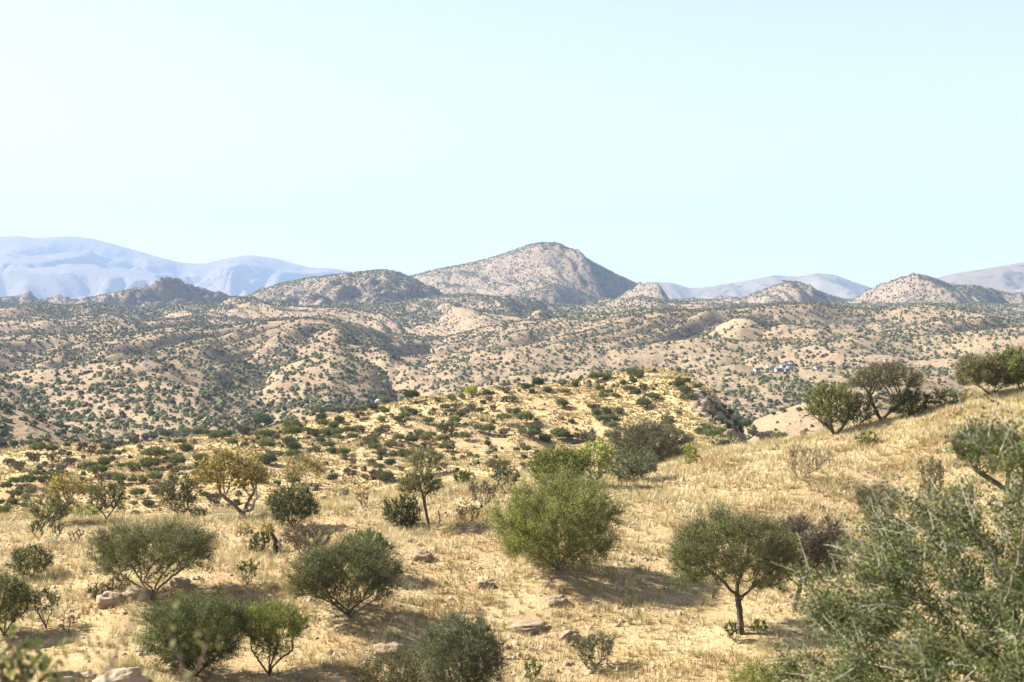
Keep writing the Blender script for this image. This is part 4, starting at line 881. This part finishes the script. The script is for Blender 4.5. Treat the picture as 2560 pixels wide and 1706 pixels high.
def house(name, label, px, py, w_, d_, h_, wall, gable=False, ang=0., yr=(380, 2000), group=None):
    X, Y, Z = hit(px, py, *yr); root = empty(name, (X, Y, Z - .2)); root.rotation_euler.z = ang; tag(root, label, 'house', group)
    V, Fq = box_np(-w_ / 2, w_ / 2, -d_ / 2, d_ / 2, -1.5, h_); mesh_np('wall', V, Fq, wall, parent=root)
    if gable:
        e = .3; rz = h_ + w_ * .28
        V = np.array([(-w_/2-e,-d_/2-e,h_+.01),(0,-d_/2-e,rz),(w_/2+e,-d_/2-e,h_+.01),(-w_/2-e,d_/2+e,h_+.01),(0,d_/2+e,rz),(w_/2+e,d_/2+e,h_+.01)])
        mesh_np('roof', V, [np.array([(0,1,4,3),(1,2,5,4),(0,3,5,2)]), np.array([(0,2,1),(3,4,5)])], M_tin, parent=root)
    else:
        V, Fq = box_np(-w_ / 2 - .25, w_ / 2 + .25, -d_ / 2 - .25, d_ / 2 + .25, h_ + .01, h_ + .14); V[4:6, 2] += .5; mesh_np('roof', V, Fq, M_tin, parent=root)
    V, Fq = box_np(-w_ * .2, -w_ * .2 + .9, -d_ / 2 - .05, -d_ / 2 - .005, 0, 1.95); mesh_np('door', V, Fq, M_door, parent=root)
    V, Fq = box_np(w_ * .1, w_ * .1 + .9, -d_ / 2 - .05, -d_ / 2 - .005, 1.0, 1.8); mesh_np('window', V, Fq, M_door, parent=root)
    return root
V_ = [(1927,924,7,3,M_white,'leftmost white shack of the far village'),(1945,930,5,2.6,M_tin,'grey low shack in the front of the far village'),(1953,929,5,2.6,M_white,'white shack in the middle front of the far village'),
 (1958,921,5,2.8,M_pink,'pinkish shack in the middle back of the far village'),(1966,931,4.5,2.6,M_white,'white shack at the right front of the far village'),(1969,919,7,2.8,M_white,'long white shack at the upper edge of the far village'),
 (1980,917,5,2.6,M_tin,'grey shack at the upper right of the far village'),(1974,925,5,2.6,M_pink,'pinkish shack on the right side of the far village'),(2044,925,6,2.6,M_white,'lone white shack right of the far village'),(1892,929,4,2.4,M_white,'tiny white hut left of the far village')]
for px, py, w_, h_, m_, lb in V_: house('shack', lb, px, py, w_ * .75, 3, h_ * .8, m_, ang=random.uniform(-.4, .4), group='shacks of the far village')
house('water_tower', 'small grey tower block alone in scrub far right', 2214, 913, 2.2, 2.2, 3.6, M_tin)
house('gabled_house', 'white gabled house half hidden behind the knoll crest', 946, 1014, 3.6, 5, 2.6, M_white, True, .2, (500, 900))
def pylon(label, px, py, hp, ydist):
    X, Y, Z = hit(px, py, 380, 2500); m_ = Y / F; h_ = hp * m_; root = empty('power_pylon', (X, Y, Z)); tag(root, label, 'pylon')
    segs = []; b = h_ * .11; lv = [0, .22, .42, .6, .76, .9, 1.]
    def wd(f): return b * (1 - .86 * f)
    def bar(a, c): segs.append((a, c))
    for i in range(len(lv) - 1):
        f0, f1 = lv[i], lv[i + 1]; w0, w1 = wd(f0), wd(f1)
        for s1, s2 in ((-1,-1),(1,-1),(1,1),(-1,1)):
            bar((s1*w0, s2*w0, f0*h_), (s1*w1, s2*w1, f1*h_))
        for s in (-1, 1):
            bar((-w0, s*w0, f0*h_), (w1, s*w1, f1*h_)); bar((w0, s*w0, f0*h_), (-w1, s*w1, f1*h_)); bar((s*w0, -w0, f0*h_), (s*w1, w1, f1*h_))
    def build(nm, sg, rr):
        nd = np.array([p for s_ in sg for p in s_], float); pr = np.full(len(nd), -1); pr[1::2] = np.arange(0, len(nd), 2)
        V, Fq = tube_mesh(nd, pr, np.full(len(nd), rr), 4); mesh_np(nm, V, Fq, M_steel, parent=root)
    build('tower', segs, .07 + h_ * .002)
    for f in (.76, .9):
        z = f * h_; a = h_ * .17
        build('cross_arm', [((-a, 0, z), (a, 0, z)), ((-a, 0, z), (0, 0, z + h_ * .05)), ((a, 0, z), (0, 0, z + h_ * .05))], .06 + h_ * .002)
pylon('grey lattice power pylon on the left hills', 367, 925, 46, 0)
pylon('grey lattice power pylon just behind the knoll crest', 1402, 962, 34, 0)
# fence on the knoll
fx = [(975,1020),(982,1022),(989,1024),(996,1028),(1012,1042),(1030,1052),(1044,1060),(1058,1066)]
pp = [hit(a, b, 200, 420) for a, b in fx]; fr = empty('wire_fence', pp[0]); tag(fr, 'row of thin grey fence posts with wires climbing the knoll near the white house', 'fence')
o_ = np.array(pp[0])
for p in pp:
    q = np.array(p) - o_; V, Fq = tube_mesh(np.array([q, q + (0, 0, 1.5)]), np.array([-1, 0]), np.array([.05, .045]), 5); mesh_np('post', V, Fq, BARK['brown'], parent=fr)
for zz in (.5, .95, 1.4):
    nd = np.array([np.array(p) - o_ + (0, 0, zz) for p in pp]); V, Fq = tube_mesh(nd, np.arange(len(nd)) - 1, np.full(len(nd), .008), 3); mesh_np('wire', V, Fq, M_steel, parent=fr)
print('objects', len(C.objects))
